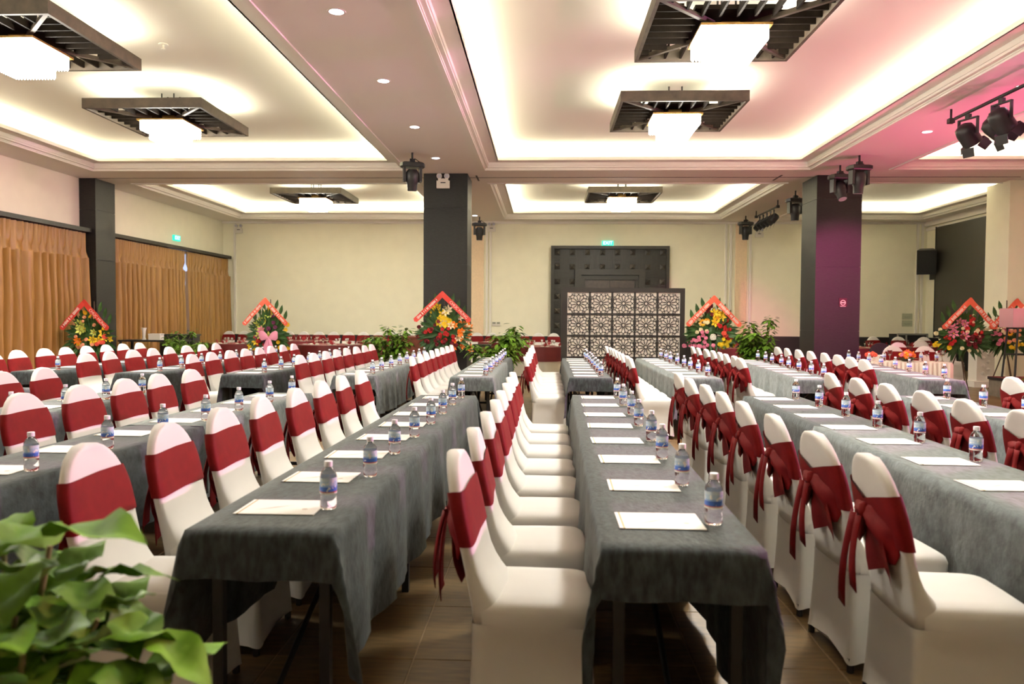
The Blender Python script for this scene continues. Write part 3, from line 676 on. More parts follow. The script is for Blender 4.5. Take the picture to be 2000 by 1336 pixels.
def conf_table(label, clabels, xl, y0, y1, w_, ang, segs, side, side2=None):
    """segs: list of (start fraction, end fraction, material)"""
    L_ = y1-y0; cx = xl+w_/2
    t = thing('conference_table', label, 'table', (cx, y0, 0), -ang, 'cloth covered conference tables')
    MB().box(-w_/2+.006, w_/2-.006, .006, L_-.006, .715, .744).obj('table_top', M_PODIUM, t)
    npair = 4
    for k in range(npair):
        y = .12+(L_-.24)*k/(npair-1)
        for sx in (-1, 1): MB().box(sx*(w_/2-.06)-.018, sx*(w_/2-.06)+.018, y-.018, y+.018, 0, .715).obj('leg', M_METAL, t)
        MB().box(-w_/2+.06, w_/2-.06, y-.012, y+.012, .10, .13).obj('crossbar', M_METAL, t)
    for k in range(npair-1):
        ya = .12+(L_-.24)*k/(npair-1); yb = .12+(L_-.24)*(k+1)/(npair-1)
        if k != 1:
            b = MB(); b.tube([(0, ya, .12), (0, yb, .66)], .012, 6); b.tube([(0, yb, .12), (0, ya, .66)], .012, 6); b.obj('brace', M_METAL, t)
    for i, (f0, f1, m) in enumerate(segs):
        fr = .17 if i == 0 else 0; bk = .15 if i == len(segs)-1 else 0
        me = make_cloth('tablecloth', L_*(f1-f0), w_/2+.004, side, fr, bk, m, R.random()*1000, side2)
        p = Vector((cx, y0, 0))+Matrix.Rotation(-ang, 3, 'Z') @ Vector((0, L_*f0, 0))
        tag(put('tablecloth', me, None, (p.x, p.y, .751+.0015*i), (0, 0, -ang)), clabels[i], 'tablecloth', 'grey velvet tablecloths')
A2 = .012
rows_ = { # name: (rank from curtains, front: XL,y0,y1,ang, segs | None, chairs(X0,Y0,dz)), back the same)
 'L5': (0, None, (-6.70, 9.28, 13.9, .004, (-7.60, 10.25, .553))),
 'L4': (1, (-5.58, 2.5, 7.25, .006, (-6.25, 3.3, .575)), (-5.31, 9.20, 13.85, .006, (-6.12, 10.06, .572))),
 'L3': (2, (-4.10, 2.5, 7.10, -.002, (-4.83, 3.27, .576)), (-3.93, 9.12, 13.75, .006, (-4.76, 10.07, .590))),
 'L2': (3, (-2.76, 2.5, 7.0, .020, (-3.39, 3.15, .584)), (-2.545, 9.1, 13.6, .008, (-3.33, 10.09, .592))),
 'L1': (4, (-1.195, 2.475, 6.95, .016, (-1.84, 3.0, .613)), (-1.11, 9.02, 13.58, .006, (-1.80, 10.05, .600))),
 'C': (5, (.190, 2.36, 7.1, .018, (-.34, 2.96, .611)), (.315, 9.11, 13.54, .004, (-.302, 10.2, .595))),
 'R1': (6, (1.765, 2.45, 7.15, .022, (1.24, 2.97, .63)), (1.635, 9.2, 13.75, .008, (1.112, 10.06, .600))),
 'R2': (7, (3.20, 2.6, 7.35, .024, (2.77, 3.38, .596)), (3.0, 9.15, 13.6, .075, (2.70, 10.3, .581))),
 'R3': (8, (4.72, 2.7, 7.4, .020, (4.30, 3.05, .60)), (4.50, 9.26, 13.95, .11, (4.31, 10.26, .614))),
}
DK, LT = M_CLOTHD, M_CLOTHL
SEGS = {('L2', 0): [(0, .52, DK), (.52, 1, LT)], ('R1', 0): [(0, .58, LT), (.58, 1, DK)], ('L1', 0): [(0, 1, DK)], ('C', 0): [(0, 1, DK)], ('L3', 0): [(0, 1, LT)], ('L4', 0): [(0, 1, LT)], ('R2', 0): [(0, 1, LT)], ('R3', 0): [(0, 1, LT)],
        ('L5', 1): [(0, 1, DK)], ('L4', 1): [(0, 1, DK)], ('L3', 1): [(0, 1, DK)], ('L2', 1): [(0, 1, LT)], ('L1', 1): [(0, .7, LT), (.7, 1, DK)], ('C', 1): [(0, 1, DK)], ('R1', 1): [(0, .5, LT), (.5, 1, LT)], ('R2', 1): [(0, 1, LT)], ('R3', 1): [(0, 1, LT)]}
TW = .50
BLK = ['leafy-plant block', 'lattice-screen block']
for rn, (rank, *blocks) in rows_.items():
    for bi, blk in enumerate(blocks):
        if blk is None: continue
        xl, y0, y1, ang, (cx0, cy0, cdz) = blk; rowtxt = '%s row from curtains, %s' % (ORD[rank], BLK[bi]); segs = SEGS[(rn, bi)]
        cls = ['%s grey velvet tablecloth%s, %s' % ('dark' if m is DK else 'light', '' if len(segs) == 1 else (', near piece' if i == 0 else ', far piece'), rowtxt) for i, (a_, e_, m) in enumerate(segs)]
        if len(segs) == 2: cls = ['%s grey velvet tablecloth, %s half, %s' % ('dark' if m is DK else 'light', ('cross-aisle' if (i == 1) == (bi == 0) else 'other'), rowtxt) for i, (a_, e_, m) in enumerate(segs)]
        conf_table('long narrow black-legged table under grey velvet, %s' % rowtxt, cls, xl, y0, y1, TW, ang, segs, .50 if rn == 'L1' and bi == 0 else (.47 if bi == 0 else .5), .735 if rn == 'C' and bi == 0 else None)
        for i in range(8):
            # the cross aisle lies between the blocks
            k = (7-i) if bi == 0 else i
            y = (cy0+i*cdz)*.9423; x = cx0*.9423+.006*y+.295; edge = xl+math.tan(ang)*(y-y0); x = min(x, edge-.215-(.02 if rn == 'C' else .05))+R.uniform(-.012, .012); px, py = proj(x, y, .8)
            seat = '%s from cross aisle, %s' % (ORD[k], rowtxt)
            if -520 < px < 2520:
                place_chair(x, y+R.uniform(-.015, .015), R.uniform(-.05, .05), 'white chair with red sash, '+seat, 'white covered chairs at the conference tables', 2 if bi == 0 else 1)
            # table things, in table coordinates
            ty = .31+i*(y1-y0-.56)/7
            for kind, tx, dy in (('p', TW*.42, 0), ('b', TW*.80, .02)):
                q_ = Vector((xl+TW/2, y0, 0))+Matrix.Rotation(-ang, 3, 'Z') @ Vector((tx-TW/2+R.uniform(-.012, .012), ty+dy+R.uniform(-.02, .02), 0))
                px, py = proj(q_.x, q_.y, .76)
                if not -520 < px < 2520: continue
                if kind == 'p': place_paper(q_.x, q_.y, .7532, 'white printed sheet, '+seat, 'white sheets on the conference tables')
                else: place_bottle(q_.x, q_.y, .7532, 'small water bottle with blue label, '+seat, 'water bottles on the conference tables')
# ------------------------------------------------------------------ banquet area
def round_table(x, y, label, r=.80, front=True):
    t = thing('round_banquet_table', label+' table', 'table', (x, y, 0), 0, 'round banquet tables'); MB().lathe([(r, .70), (r, .735)], 28).obj('table_top', M_PODIUM, t); MB().lathe([(.25, 0), (.05, .05), (.05, .70)], 10).obj('pedestal', M_METAL, t)
    def drape(r0, ztop, zbot, m, nm, amp, ph_):
        n = 72; rings = []
        rings.append([(.02*math.cos(2*PI*j/n), .02*math.sin(2*PI*j/n), ztop) for j in range(n)])
        for z, f in ((ztop, 0), (ztop-.02, .05), (ztop-.15, .4), (zbot, 1)):
            rings.append([((r0+.004+f*.03+amp*f*math.sin(18*2*PI*j/n+ph_))*math.cos(2*PI*j/n), (r0+.004+f*.03+amp*f*math.sin(18*2*PI*j/n+ph_))*math.sin(2*PI*j/n), z) for j in range(n)])
        return MB().loft(rings, True, False).mesh(nm, m, True)
    tag(put('tablecloth', drape(r, .742, .03, M_IVORY, 'tablecloth', .02, 0), None, (x, y, 0)), 'ivory skirt cloth to the floor on the '+label+' table', 'tablecloth', 'ivory round skirts')
    tag(put('table_overlay', drape(r+.022, .748, .40, M_REDT, 'table_overlay', .012, 1), None, (x, y, 0)), 'wine red round overlay on the '+label+' table', 'tablecloth', 'red round overlays')
    for k in range(8):
        a = 2*PI*k/8+.3; c, s_ = math.cos(a), math.sin(a); g_ = 'place settings on the '+label+' table'
        tag(put('plate', PLATE, None, (x+.6*c, y+.6*s_, .75)), 'ivory plate laid on the '+label+' table', 'plate', g_)
        tag(put('folded_napkin', NAP, None, (x+.6*c, y+.6*s_, .757), (0, 0, a)), 'red fan-folded napkin on the '+label+' table', 'napkin', g_)
        tag(put('wine_glass', GLS, None, (x+.42*math.cos(a+.25), y+.42*math.sin(a+.25), .75)), 'clear stemmed glass on the '+label+' table', 'glass', g_)
    return t
PLATE = MB().lathe([(.07, 0), (.12, .012), (.118, .014), (.06, .006)], 16).mesh('plate', M_IVORY, True)
b = MB()
for k in range(5):
    a = (k-2)*.42; b.loft([[(.0, -.012, 0), (.012, 0, 0), (0, .012, 0), (-.012, 0, 0)], [(.035*math.cos(a), .09*math.sin(a)-.012, .09*math.cos(a)), (.035*math.cos(a)+.014, .09*math.sin(a), .09*math.cos(a)), (.035*math.cos(a), .09*math.sin(a)+.012, .09*math.cos(a)), (.035*math.cos(a)-.014, .09*math.sin(a), .09*math.cos(a))]])
NAP = b.mesh('folded_napkin', M_WINE)
GLS = MB().lathe([(.03, 0), (.03, .004), (.005, .008), (.005, .07), (.028, .09), (.034, .12), (.03, .16), (.028, .16), (.031, .12), (.02, .09)], 12).mesh('wine_glass', M_GLASS, True)
BT = [(-5.45, 19.3, 'red round, before blank cream wall,'), (-7.95, 19.7, 'red round, beside the gold curtain,'), (-7.1, 22.2, 'red round, nearest far corner,'), (-4.6, 22.0, 'red round, between plant and blank wall,'),
      (-.15, 19.3, 'red round, left of lattice screen,'), (-1.1, 22.2, 'red round, beside the wall switch,'), (4.7, 19.4, 'red round, behind yellow sunflower stand,'), (8.1, 20.2, 'red round, behind magenta column,'), (10.05, 21.2, 'red round, beside flight case,')]
for x, y, lb in BT: round_table(x, y, lb[:-1])
for i in range(13): 
    place_chair(-10.2+i*.49, 23.95+R.uniform(-.03, .03), -PI/2+R.uniform(-.06, .06), 'white banquet chair with red sash, %s from far left corner along blank wall' % ORD[i], 'banquet chairs along the far wall', 0)
for i in range(7):
    place_chair(-2.15+i*.49, 24.05+R.uniform(-.03, .03), -PI/2+R.uniform(-.06, .06), 'white banquet chair with red sash, %s from peach strip toward carved portal' % ORD[i], 'banquet chairs along the far wall', 0)
for x, y, rz, lb in ((8.0, 21.9, -PI/2, 'far side of table behind magenta column'), (10.3, 22.4, -PI/2-.2, 'beside another, facing flight case table'), (9.7, 22.5, -PI/2+.1, 'against dado near flight case'), (10.95, 22.3, -PI/2-.3, 'corner seat next to flight case'),
                     (9.75, 18.6, -PI/2, 'behind head table, nearer display wall'), (9.25, 18.8, -PI/2, 'behind head table, nearer flight case'), (8.35, 16.9, -PI/2, 'tinted pink, second row behind head table'), (7.75, 16.7, -PI/2, 'tinted pink, beside the black covered chair')):
    place_chair(x, y, rz, 'white banquet chair with red sash, '+lb, 'banquet chairs near the stage', 0)
for x, y, lb in ((6.65, 14.5, 'head table chair with white round top behind the centrepiece'), (7.2, 14.4, 'head table chair with white round top near the stage')):
    place_chair(x, y, -PI/2, lb, 'chairs behind the head table', 0, 1.0)
t = place_chair(7.2, 16.3, -PI/2, 'black covered chair behind the head table', 'chairs behind the head table', 0, 1.15, 'black_covered_chair')
for c in t.children:
    c.data = c.data.copy(); c.data.materials.clear(); c.data.materials.append(M_SPEAK)
# head table with pleated white skirt
t = thing('head_table', 'head table under white pleated skirt washed pink by the stage', 'table', (6.22, 13.5, 0), -.1); MB().box(-.70, .70, -.28, .28, .70, .74).obj('table_top', M_PODIUM, t)
for sx in (-1, 1):
    for sy in (-1, 1): MB().box(sx*.64-.02, sx*.64+.02, sy*.2-.02, sy*.2+.02, 0, .70).obj('leg', M_METAL, t)
per = []; n = 260
def rectpt(f):
    P4 = 2*(1.44+.58); d = f*P4
    if d < 1.44: return -.72+d, -.29, 0, -1
    d -= 1.44
    if d < .58: return .72, -.29+d, 1, 0
    d -= .58
    if d < 1.44: return .72-d, .29, 0, 1
    d -= 1.44; return -.72, .29-d, -1, 0
rows = []
for z, am in ((.752, 0), (.745, .004), (.70, .012), (.03, .02)):
    r = []
    for j in range(n):
        x, y, nx_, ny_ = rectpt(j/n); w_ = am*(1+math.sin(j*1.35)); r.append((x+nx_*w_, y+ny_*w_, z))
    rows.append(r)
sk = MB().loft(rows, True, False).mesh('table_skirt', mat('white_satin', (.80, .74, .62), .55), True)
tag(put('table_skirt', sk, None, (6.22, 13.5, 0), (0, 0, -.1)), 'white pleated skirt cloth on the head table', 'tablecloth')
for i, (x, y) in enumerate(((5.95, 13.55), (6.56, 13.5), (6.80, 13.45))):
    place_bottle(x, y, .753, 'small water bottle on the white head table, %s from the magenta column' % ORD[i], 'water bottles on the head table')
    tag(put('wine_glass', GLS, None, (x+.12, y+.05, .753), None, (1.2, 1.2, 1.2)), 'stemmed glass on the white head table, %s from the magenta column' % ORD[i], 'glass', 'glasses on the head table')
for i, (x, y) in enumerate(((5.9, 13.7), (6.7, 13.65))):
    b = MB(); b.add([(-.07, -.03, 0), (.07, -.03, 0), (.07, 0, .10), (-.07, 0, .10), (-.07, .03, 0), (.07, .03, 0)], [(0, 1, 2, 3), (3, 2, 5, 4), (0, 3, 4), (1, 5, 2), (0, 4, 5, 1)])
    tag(b.obj('name_card', M_PWHITE, None, False, (x, y, .753)), 'folded ivory name card on the head table, %s' % ('nearer the column' if i == 0 else 'nearer the stage'), 'name card')
# ------------------------------------------------------------------ flowers
def flower_meshes():
    FM = {}
    def petals(n, r, w_, cup, m, center=None, cr=.3):
        b = MB()
        for k in range(n):
            a = 2*PI*k/n; c, s_ = math.cos(a), math.sin(a)
            P3 = [(.12*r, 0, 0), (.55*r, w_*r, -.10*r-cup*r*.2), (r, 0, -cup*r), (.55*r, -w_*r, -.10*r-cup*r*.2)]
            b.add([(x*c-y*s_, z, x*s_+y*c) for x, y, z in P3], [(0, 1, 2, 3)])
        return b
    for nm, col, n, r, w_, cup in (('sun', 'amber', 12, .065, .2, .15), ('gerb', 'yellow', 12, .05, .2, .2), ('lily', 'lime', 6, .085, .26, .35), ('plily', 'pink', 6, .085, .24, .3), ('olily', 'orange', 6, .075, .28, .3), ('ylily', 'yellow', 6, .085, .26, .3), ('wlily', 'cream', 6, .08, .25, .5)):
        b = petals(n, r, w_, cup, None); me = b.mesh('flower', M_FL[col])
        c = MB().lathe([(.02 if nm in ('sun',) else .01, 0), (.018 if nm == 'sun' else .008, .008)], 8, m=Matrix.Rotation(PI/2, 4, 'X')).mesh('flower_centre', M_FL['brown' if nm in ('sun',) else 'amber'])
        FM[nm] = (me, c)
    for nm, col, r in (('rose_r', 'red', .034), ('rose_c', 'cream', .032), ('rose_p', 'pink', .034), ('rose_o', 'orange', .036), ('rose_pe', 'peach', .03), ('rose_d', 'darkred', .034), ('rose_y', 'yellow', .036), ('rose_v', 'purple', .04), ('rose_co', 'coral', .04), ('rose_w', 'white', .05)):
        rings = []
        for k, (rr_, y) in enumerate(((.3, .9), (.75, .45), (1, -.15), (.9, -.6), (.6, -.35), (.45, -.75), (.15, -.6))):
            rings.append([(r*rr_*math.cos(2*PI*j/9+k*.5)*(1+.12*math.sin(3*j)), r*y, r*rr_*math.sin(2*PI*j/9+k*.5)*(1+.12*math.sin(3*j))) for j in range(9)])
        FM[nm] = (MB().loft(rings).mesh('flower', M_FL[col]), None)
    return FM
FM = flower_meshes()
def leaf(b, base, d, L_, w_, up=Vector((0, 0, 1)), droop=.2, n=3):
    d = Vector(d).normalized(); s_ = d.cross(up)
    if s_.length < .01: s_ = Vector((1, 0, 0))
    s_.normalize(); base = Vector(base); prof = (.0, .8, 1.0, .62, 0)
    nrm = s_.cross(d)
    c = []; l = []; r = []
    for i, pw_ in enumerate(prof):
        f = i/(len(prof)-1); p = base+d*L_*f+Vector((0, 0, -droop*L_*f*f)); c.append(p-nrm*w_*.12*(pw_)); l.append(p+s_*w_*pw_*.5); r.append(p-s_*w_*pw_*.5)
    o = len(b.v); b.v += [tuple(p) for p in c+l+r]; m = len(prof)
    for i in range(m-1): b.f += [(o+i, o+i+1, o+m+i+1, o+m+i), (o+i+1, o+i, o+2*m+i, o+2*m+i+1)]
def flower_stand(loc, label, apexz, clusters, ribcol, seed, wid=.56, text=None, gauze=False, rz=0, low=.62, wrap=False):
    rr = random.Random(seed); t = thing('flower_stand', label, 'flower stand', loc, rz, 'congratulation flower stands')
    for a in (.5, 2.6, 4.7): MB().tube([(.30*math.cos(a), .28*math.sin(a)+.05, 0), (0, .06, .95)], .012, 6).obj('tripod_leg', M_TWIG, t)
    MB().tube([(0, .06, .9), (0, .06, apexz)], .010, 6).obj('back_post', M_TWIG, t)
    zc = low+.40; b = MB()
    for k in range(230):   # greenery fan
        a = rr.uniform(-.35, PI+.35); f = rr.random()**.5; hw = wid*1.08; hh = (apexz-.16-zc) if math.sin(a) > 0 else (zc-low)
        bx, bz = .35*f*hw*math.cos(a), zc+.35*f*hh*math.sin(a); ex, ez = hw*math.cos(a)*(1 if math.sin(a) < .3 else .8), hh*math.sin(a)
        leaf(b, (bx, -.04-.10*rr.random(), bz), (ex*.7, rr.uniform(-.12, .05), ez*.7), math.hypot(ex, ez)*rr.uniform(.35, .72), rr.uniform(.05, .10), Vector((0, -1, 0)), .1)
    for k in range(40):
        a = rr.uniform(PI*1.02, PI*1.98); leaf(b, (.25*math.cos(a), -.06, zc-.1), (math.cos(a), rr.uniform(-.5, .1), math.sin(a)*.8), rr.uniform(.2, .38), rr.uniform(.06, .1), Vector((0, -1, 0)), .25)
    tag(b.obj('greenery', M_LEAFD, t), kind='stuff')
    b = MB()
    for sx in (-1, 1):
        for f in (.3, .55, .8): leaf(b, (sx*f*wid*.8, .02, apexz-.1-f*.5), (sx*.25, 0, 1), .26, .09, Vector((0, -1, 0)), 0)
    b.obj('spear_leaves', M_LEAFD, t)
    MB().lathe([(.06, low+.05), (.12, low+.15), (.16, zc), (.12, zc+.25), (.04, zc+.42)], 12, (0, .02, 0)).obj('foam_base', M_LEAFD, t)
    for (kind, n, cx, cz, sx_, sz_) in clusters:
        me, ce = FM[kind]
        for k in range(n):
            x = cx*1.18+rr.uniform(-1.75, 1.75)*sx_; z = cz+rr.uniform(-1.7, 1.7)*sz_
            x = max(-wid*.95, min(wid*.95, x)); ztop = apexz-.16-abs(x)*1.05; z = min(max(z, low+.03), ztop)
            y = -.27+.30*(x/wid)**2+.16*abs(z-zc)/.5+rr.uniform(-.03, .03)
            f_ = put('flower', me, t, (x, y, z), (-(z-zc)*.7+rr.uniform(-.3, .3), rr.uniform(0, 6), x*.8+rr.uniform(-.3, .3)), (rr.uniform(1.1, 1.45),)*3)
            if ce: put('flower_centre', ce, f_)
    for sg in (-1, 1):
        L_ = math.hypot(wid+.02, .60); an = math.atan2(.60, wid+.02)
        mm = Matrix.Translation((0, -.30, apexz-.03)) @ Matrix.Rotation(sg*an, 4, 'Y')
        b = MB(); pts = 14; rows = []
        for i in range(pts):
            f = i/(pts-1); wv = .012*math.sin(i*1.1+seed)
            x = sg*(f*L_-.04); cut = (.03 if i == pts-1 else 0)
            rows.append([(x-sg*cut, wv, -.052), (x, wv, 0), (x-sg*cut, wv, .052), (x-sg*cut, wv+.004, .052), (x, wv+.004, 0), (x-sg*cut, wv+.004, -.052)])
        b.loft([[mm @ Vector(p) for p in r_] for r_ in rows]); rb = b.obj('ribbon', ribcol, t)
        if text and sg in text:
            me = text_mesh(text[sg], .082, M_LETT)
            o_ = put('lettering', me, rb); o_.matrix_local = mm @ Matrix.Translation((sg*L_*.55, -.018, 0)) @ Matrix.Rotation(PI/2, 4, 'X')
        else:
            b = MB(); x = .16
            while x < L_*.86:
                h_ = rr.uniform(.018, .032); wv = rr.uniform(.010, .026); xa = min(sg*x, sg*(x+wv)); 
                b.box(xa, xa+wv, -.017, -.0155, -h_, h_, mm); x += wv+rr.choice((.008, .008, .03))
            b.obj('lettering', M_LETT, rb)
    if gauze:
        b = MB()
        for sg in (-1, 1):
            b.loft([[(sg*y_+.10, -.36+tt*math.cos(2*PI*j/10), zc-.05+dz+hh*math.sin(2*PI*j/10)) for j in range(10)] for y_, hh, tt, dz in ((0, .02, .02, 0), (.08, .09, .04, .04), (.16, .12, .04, .05), (.21, .08, .02, .06))])
        for sg in (-.12, .10): b.loft([[(.10+sg*f-.04-.05*f, -.36, zc-.05-.42*f), (.10+sg*f, -.39, zc-.05-.42*f), (.10+sg*f+.04+.05*f, -.36, zc-.05-.42*f), (.10+sg*f, -.355, zc-.05-.42*f)] for f in (0, .3, .6, 1)])
        b.obj('gauze_bow', M_GAUZE, t, True)
    if wrap:
        b = MB(); n = 20
        b.loft([[(r_*math.cos(2*PI*j/n)*(1+.18*(j % 2)), r_*math.sin(2*PI*j/n)*(1+.18*(j % 2)), z) for j in range(n)] for r_, z in ((.06, .25), (.10, .45), (.05, .52), (.14, .66))], False, False); b.obj('wrapping', M_STRAW, t)
    return t
flower_stand((-9.65, 15.87, 0), 'flower stand with orange and yellow blooms before the black pilaster', 1.76, [('lily', 5, .05, 1.18, .14, .12), ('ylily', 6, .28, 1.0, .12, .1), ('rose_pe', 16, -.22, 1.12, .2, .18), ('olily', 9, -.30, .82, .14, .08), ('rose_y', 5, -.2, .78, .2, .05), ('rose_pe', 8, .05, .85, .2, .08), ('rose_co', 5, .30, .92, .09, .06), ('rose_pe', 8, .12, 1.42, .05, .1), ('gerb', 3, 0, 1.5, .05, .08)], M_RIB, 1, .52, {1: 'CHÚC MỪNG'})
flower_stand((-6.4, 17.5, 0), 'flower stand with pink gauze bow before the blank cream wall', 1.86, [('lily', 8, -.06, 1.28, .12, .16), ('rose_v', 9, .15, 1.3, .1, .16), ('ylily', 6, -.32, .95, .08, .12), ('rose_r', 6, -.16, .92, .08, .08), ('gerb', 7, .30, 1.08, .08, .22), ('plily', 2, -.1, 1.08, .04, .04), ('gerb', 4, .0, 1.58, .06, .06), ('rose_v', 4, -.05, .92, .1, .06)], M_RIBP, 2, .52, None, True)
flower_stand((-2.13, 16.15, 0), 'flower stand with red roses and orange lilies at the black column', 1.98, [('rose_d', 14, -.28, 1.18, .18, .12), ('rose_r', 22, -.12, 1.08, .22, .10), ('gerb', 6, .02, 1.32, .07, .09), ('ylily', 8, -.06, 1.52, .08, .14), ('wlily', 7, .14, 1.46, .1, .14), ('olily', 10, .33, 1.06, .1, .16), ('rose_o', 7, .28, 1.12, .1, .14), ('wlily', 4, .36, 1.12, .08, .1), ('rose_d', 8, -.05, .95, .2, .04)], M_RIB, 3, .60, {1: 'CHÚC MỪNG'}, low=.72)
flower_stand((3.5, 16.15, 0), 'flower stand with sunflowers beside the lattice screen', 1.92, [('sun', 3, .0, 1.26, .12, .12), ('ylily', 8, .08, 1.5, .07, .10), ('rose_p', 18, -.25, 1.05, .14, .10), ('rose_c', 14, -.22, 1.42, .12, .14), ('rose_r', 12, .22, 1.28, .1, .14), ('rose_d', 8, .02, 1.68, .07, .08), ('rose_y', 12, .24, .98, .12, .07), ('rose_w', 1, .02, 1.1, .01, .01), ('rose_co', 6, .3, 1.1, .08, .05), ('rose_p', 8, -.2, .92, .2, .03)], M_RIBP, 4, .56, None, low=.80, wrap=True)
flower_stand((8.58, 16.0, 0), 'flower stand with pink lilies and dark red chrysanthemums before the display wall', 1.90, [('plily', 7, -.12, 1.32, .14, .10), ('rose_c', 26, 0, 1.25, .36, .26), ('rose_d', 16, .08, 1.04, .14, .07), ('rose_r', 12, .06, 1.32, .28, .18), ('rose_r', 5, -.3, 1.02, .08, .05), ('rose_y', 5, -.36, .98, .1, .05)], M_RIBP, 5, .54, None, low=.72)
flower_stand((9.8, 16.5, 0), 'flower stand with sunflowers beside the acrylic lectern', 1.90, [('sun', 3, -.06, 1.22, .06, .16), ('rose_p', 12, -.25, 1.12, .1, .1), ('rose_c', 14, -.25, 1.4, .14, .14), ('wlily', 4, -.12, 1.45, .06, .08), ('rose_pe', 12, .15, 1.2, .2, .16), ('rose_y', 8, .2, 1.0, .2, .08)], M_RIBP, 6, .54, None, low=.74)
t = thing('table_centrepiece', 'low bowl of orange and pink flowers on the head table', 'flowers', (6.27, 13.40, .753)); MB().lathe([(.06, 0), (.12, .04), (.11, .045)], 14).obj('bowl', M_TWIG, t)
for k in range(26):
    a = R.uniform(0, 2*PI); r = R.uniform(0, .15); kd = R.choice(['rose_o', 'rose_p', 'rose_y', 'rose_co', 'olily']); me, ce = FM[kd]; f_ = put('flower', me, t, (r*math.cos(a), r*math.sin(a), .08+.09*(1-r/.15)), (R.uniform(-1.2, -.2), 0, R.uniform(-1, 1)), (.9,)*3)
    if ce: put('flower_centre', ce, f_)
b = MB()
for k in range(16): a = 2*PI*k/16; leaf(b, (0, 0, .05), (math.cos(a), math.sin(a), .2), .22, .05)
tag(b.obj('greenery', M_LEAFD, t), kind='stuff')
t = thing('red_posy', 'small red flower posy at the end of the head table by magenta column', 'flowers', (5.68, 13.4, .753)); MB().lathe([(.04, 0), (.06, .06)], 10).obj('bowl', M_PWHITE, t)
for k in range(12): a = R.uniform(0, 2*PI); r = R.uniform(0, .09); put('flower', FM['rose_co'][0], t, (r*math.cos(a), r*math.sin(a), .10+.03*R.random()), (-.8, 0, R.uniform(-1, 1)))
# ------------------------------------------------------------------ potted plants
def potted(loc, label, height, spread, nl, lsize, seed, m=None, potr=.19, poth=.36, crown=.5, vary=True):
    rr = random.Random(seed); t = thing('potted_plant', label, 'potted plant', loc)
    MB().lathe([(potr*.72, 0), (potr*.78, .02), (potr, poth), (potr*1.06, poth), (potr*1.06, poth+.03), (potr*.92, poth+.03), (potr*.9, poth-.02)], 18).obj('pot', M_POT, t, True)
    MB().lathe([(potr*.9, poth-.03), (potr*.88, poth-.01)], 16).obj('soil', M_SOIL, t)
    b = MB(); lf = MB()
    for k in range(9):
        a = rr.uniform(0, 2*PI); e = Vector((spread*rr.uniform(.2, .95)*math.cos(a), spread*rr.uniform(.2, .95)*math.sin(a), poth+(height-poth)*rr.uniform(.5, .98)))
        s0 = Vector((.05*math.cos(a), .05*math.sin(a), poth-.02)); mid = s0.lerp(e, .5)+Vector((rr.uniform(-.06, .06), rr.uniform(-.06, .06), .08)); pts = [s0, s0.lerp(mid, .6), mid, mid.lerp(e, .6), e]
        b.tube(pts, [.011, .010, .009, .007, .004], 5)
        for q_ in range(nl//9):
            f = rr.uniform(crown*.4, 1); i = min(3, int(f*4)); p = pts[i].lerp(pts[i+1], f*4-i); aa = rr.uniform(0, 2*PI); d = Vector((math.cos(aa), math.sin(aa), rr.uniform(-.3, .7)))
            p2 = p+d*lsize*rr.uniform(.2, .9); leaf(lf, p2, d+Vector((0, 0, -.3)), lsize*rr.uniform(.7, 1.2), lsize*rr.uniform(.45, .65), Vector((0, 0, 1)), .35)
    b.obj('stems', M_STEM, t); tag(lf.obj('foliage', m or M_LEAF, t, 'all'), kind='stuff')
    return t
potted((-3.1, 15.2, 0), 'leafy potted shrub beside the red-brown podium', 1.30, .50, 900, .125, 11)
potted((-.85, 14.5, 0), 'sprawling potted shrub between the rose column and lattice screen', 1.34, .78, 1100, .14, 12)
potted((4.25, 15.4, 0), 'dense tall potted shrub beside the magenta column', 1.52, .66, 1300, .125, 13)
potted((-8.4, 17.2, 0), 'potted shrub before the far gold curtain with white flowers', 1.14, .40, 520, .11, 14)
potted((-7.8, 16.3, 0), 'low bushy potted shrub before the gold curtain', .92, .55, 520, .11, 15)
potted((8.05, 12.4, 0), 'low bushy plant on the floor at the stage edge', .62, .46, 560, .12, 16, M_LEAFB, .16, .2)
# foreground plant: every leaf its own part
t = thing('potted_plant', 'large-leaved bright green potted plant at the near end of the tables', 'potted plant', (-1.08, 1.45, 0))
MB().lathe([(.13, 0), (.15, .02), (.20, .38), (.215, .38), (.215, .42), (.19, .42), (.18, .36)], 20).obj('pot', M_POT, t, True); MB().lathe([(.18, .37), (.175, .39)], 16).obj('soil', M_SOIL, t)
def big_leaf(L_, w_, fold, droop, m, nm='leaf'):
    n = 9; rows = []
    for i in range(n):
        f = i/(n-1); pr = (math.sin(PI*f**.75)**.8)*(1-.25*f) if 0 < f < 1 else 0; row = []
        for k in range(-3, 4):
            y = k/3*w_/2*pr*(1+.06*math.sin(i*2.1+k)); row.append((L_*f, y, -droop*L_*f*f+abs(k/3)*fold*w_*pr*.5+.012*math.sin(i*1.3+k*.8)*pr))
        rows.append(row)
    return MB().loft(rows, False, False, False).mesh(nm, m, 'all')
BL = [big_leaf(.15, .115, .25, .25, M_LEAFB), big_leaf(.13, .10, .15, .4, M_LEAF), big_leaf(.165, .12, .35, .3, M_LEAFB), big_leaf(.12, .085, .2, .1, mat('mid_leaf', (.10, .22, .03), .5, noise=.3, scale=12))]
rr = random.Random(21)
stems = [(.08, .04, 1.0), (-.06, .10, .96), (.02, -.10, .97), (-.20, .05, .93), (.19, .02, .86), (-.28, -.05, .95), (.10, .14, .88), (-.12, -.16, .90), (-.02, .18, .80), (.24, .08, .78), (-.20, .2, .80), (.02, .02, .88), (.12, -.1, .84), (-.12, .0, .84), (.0, -.02, .78)]
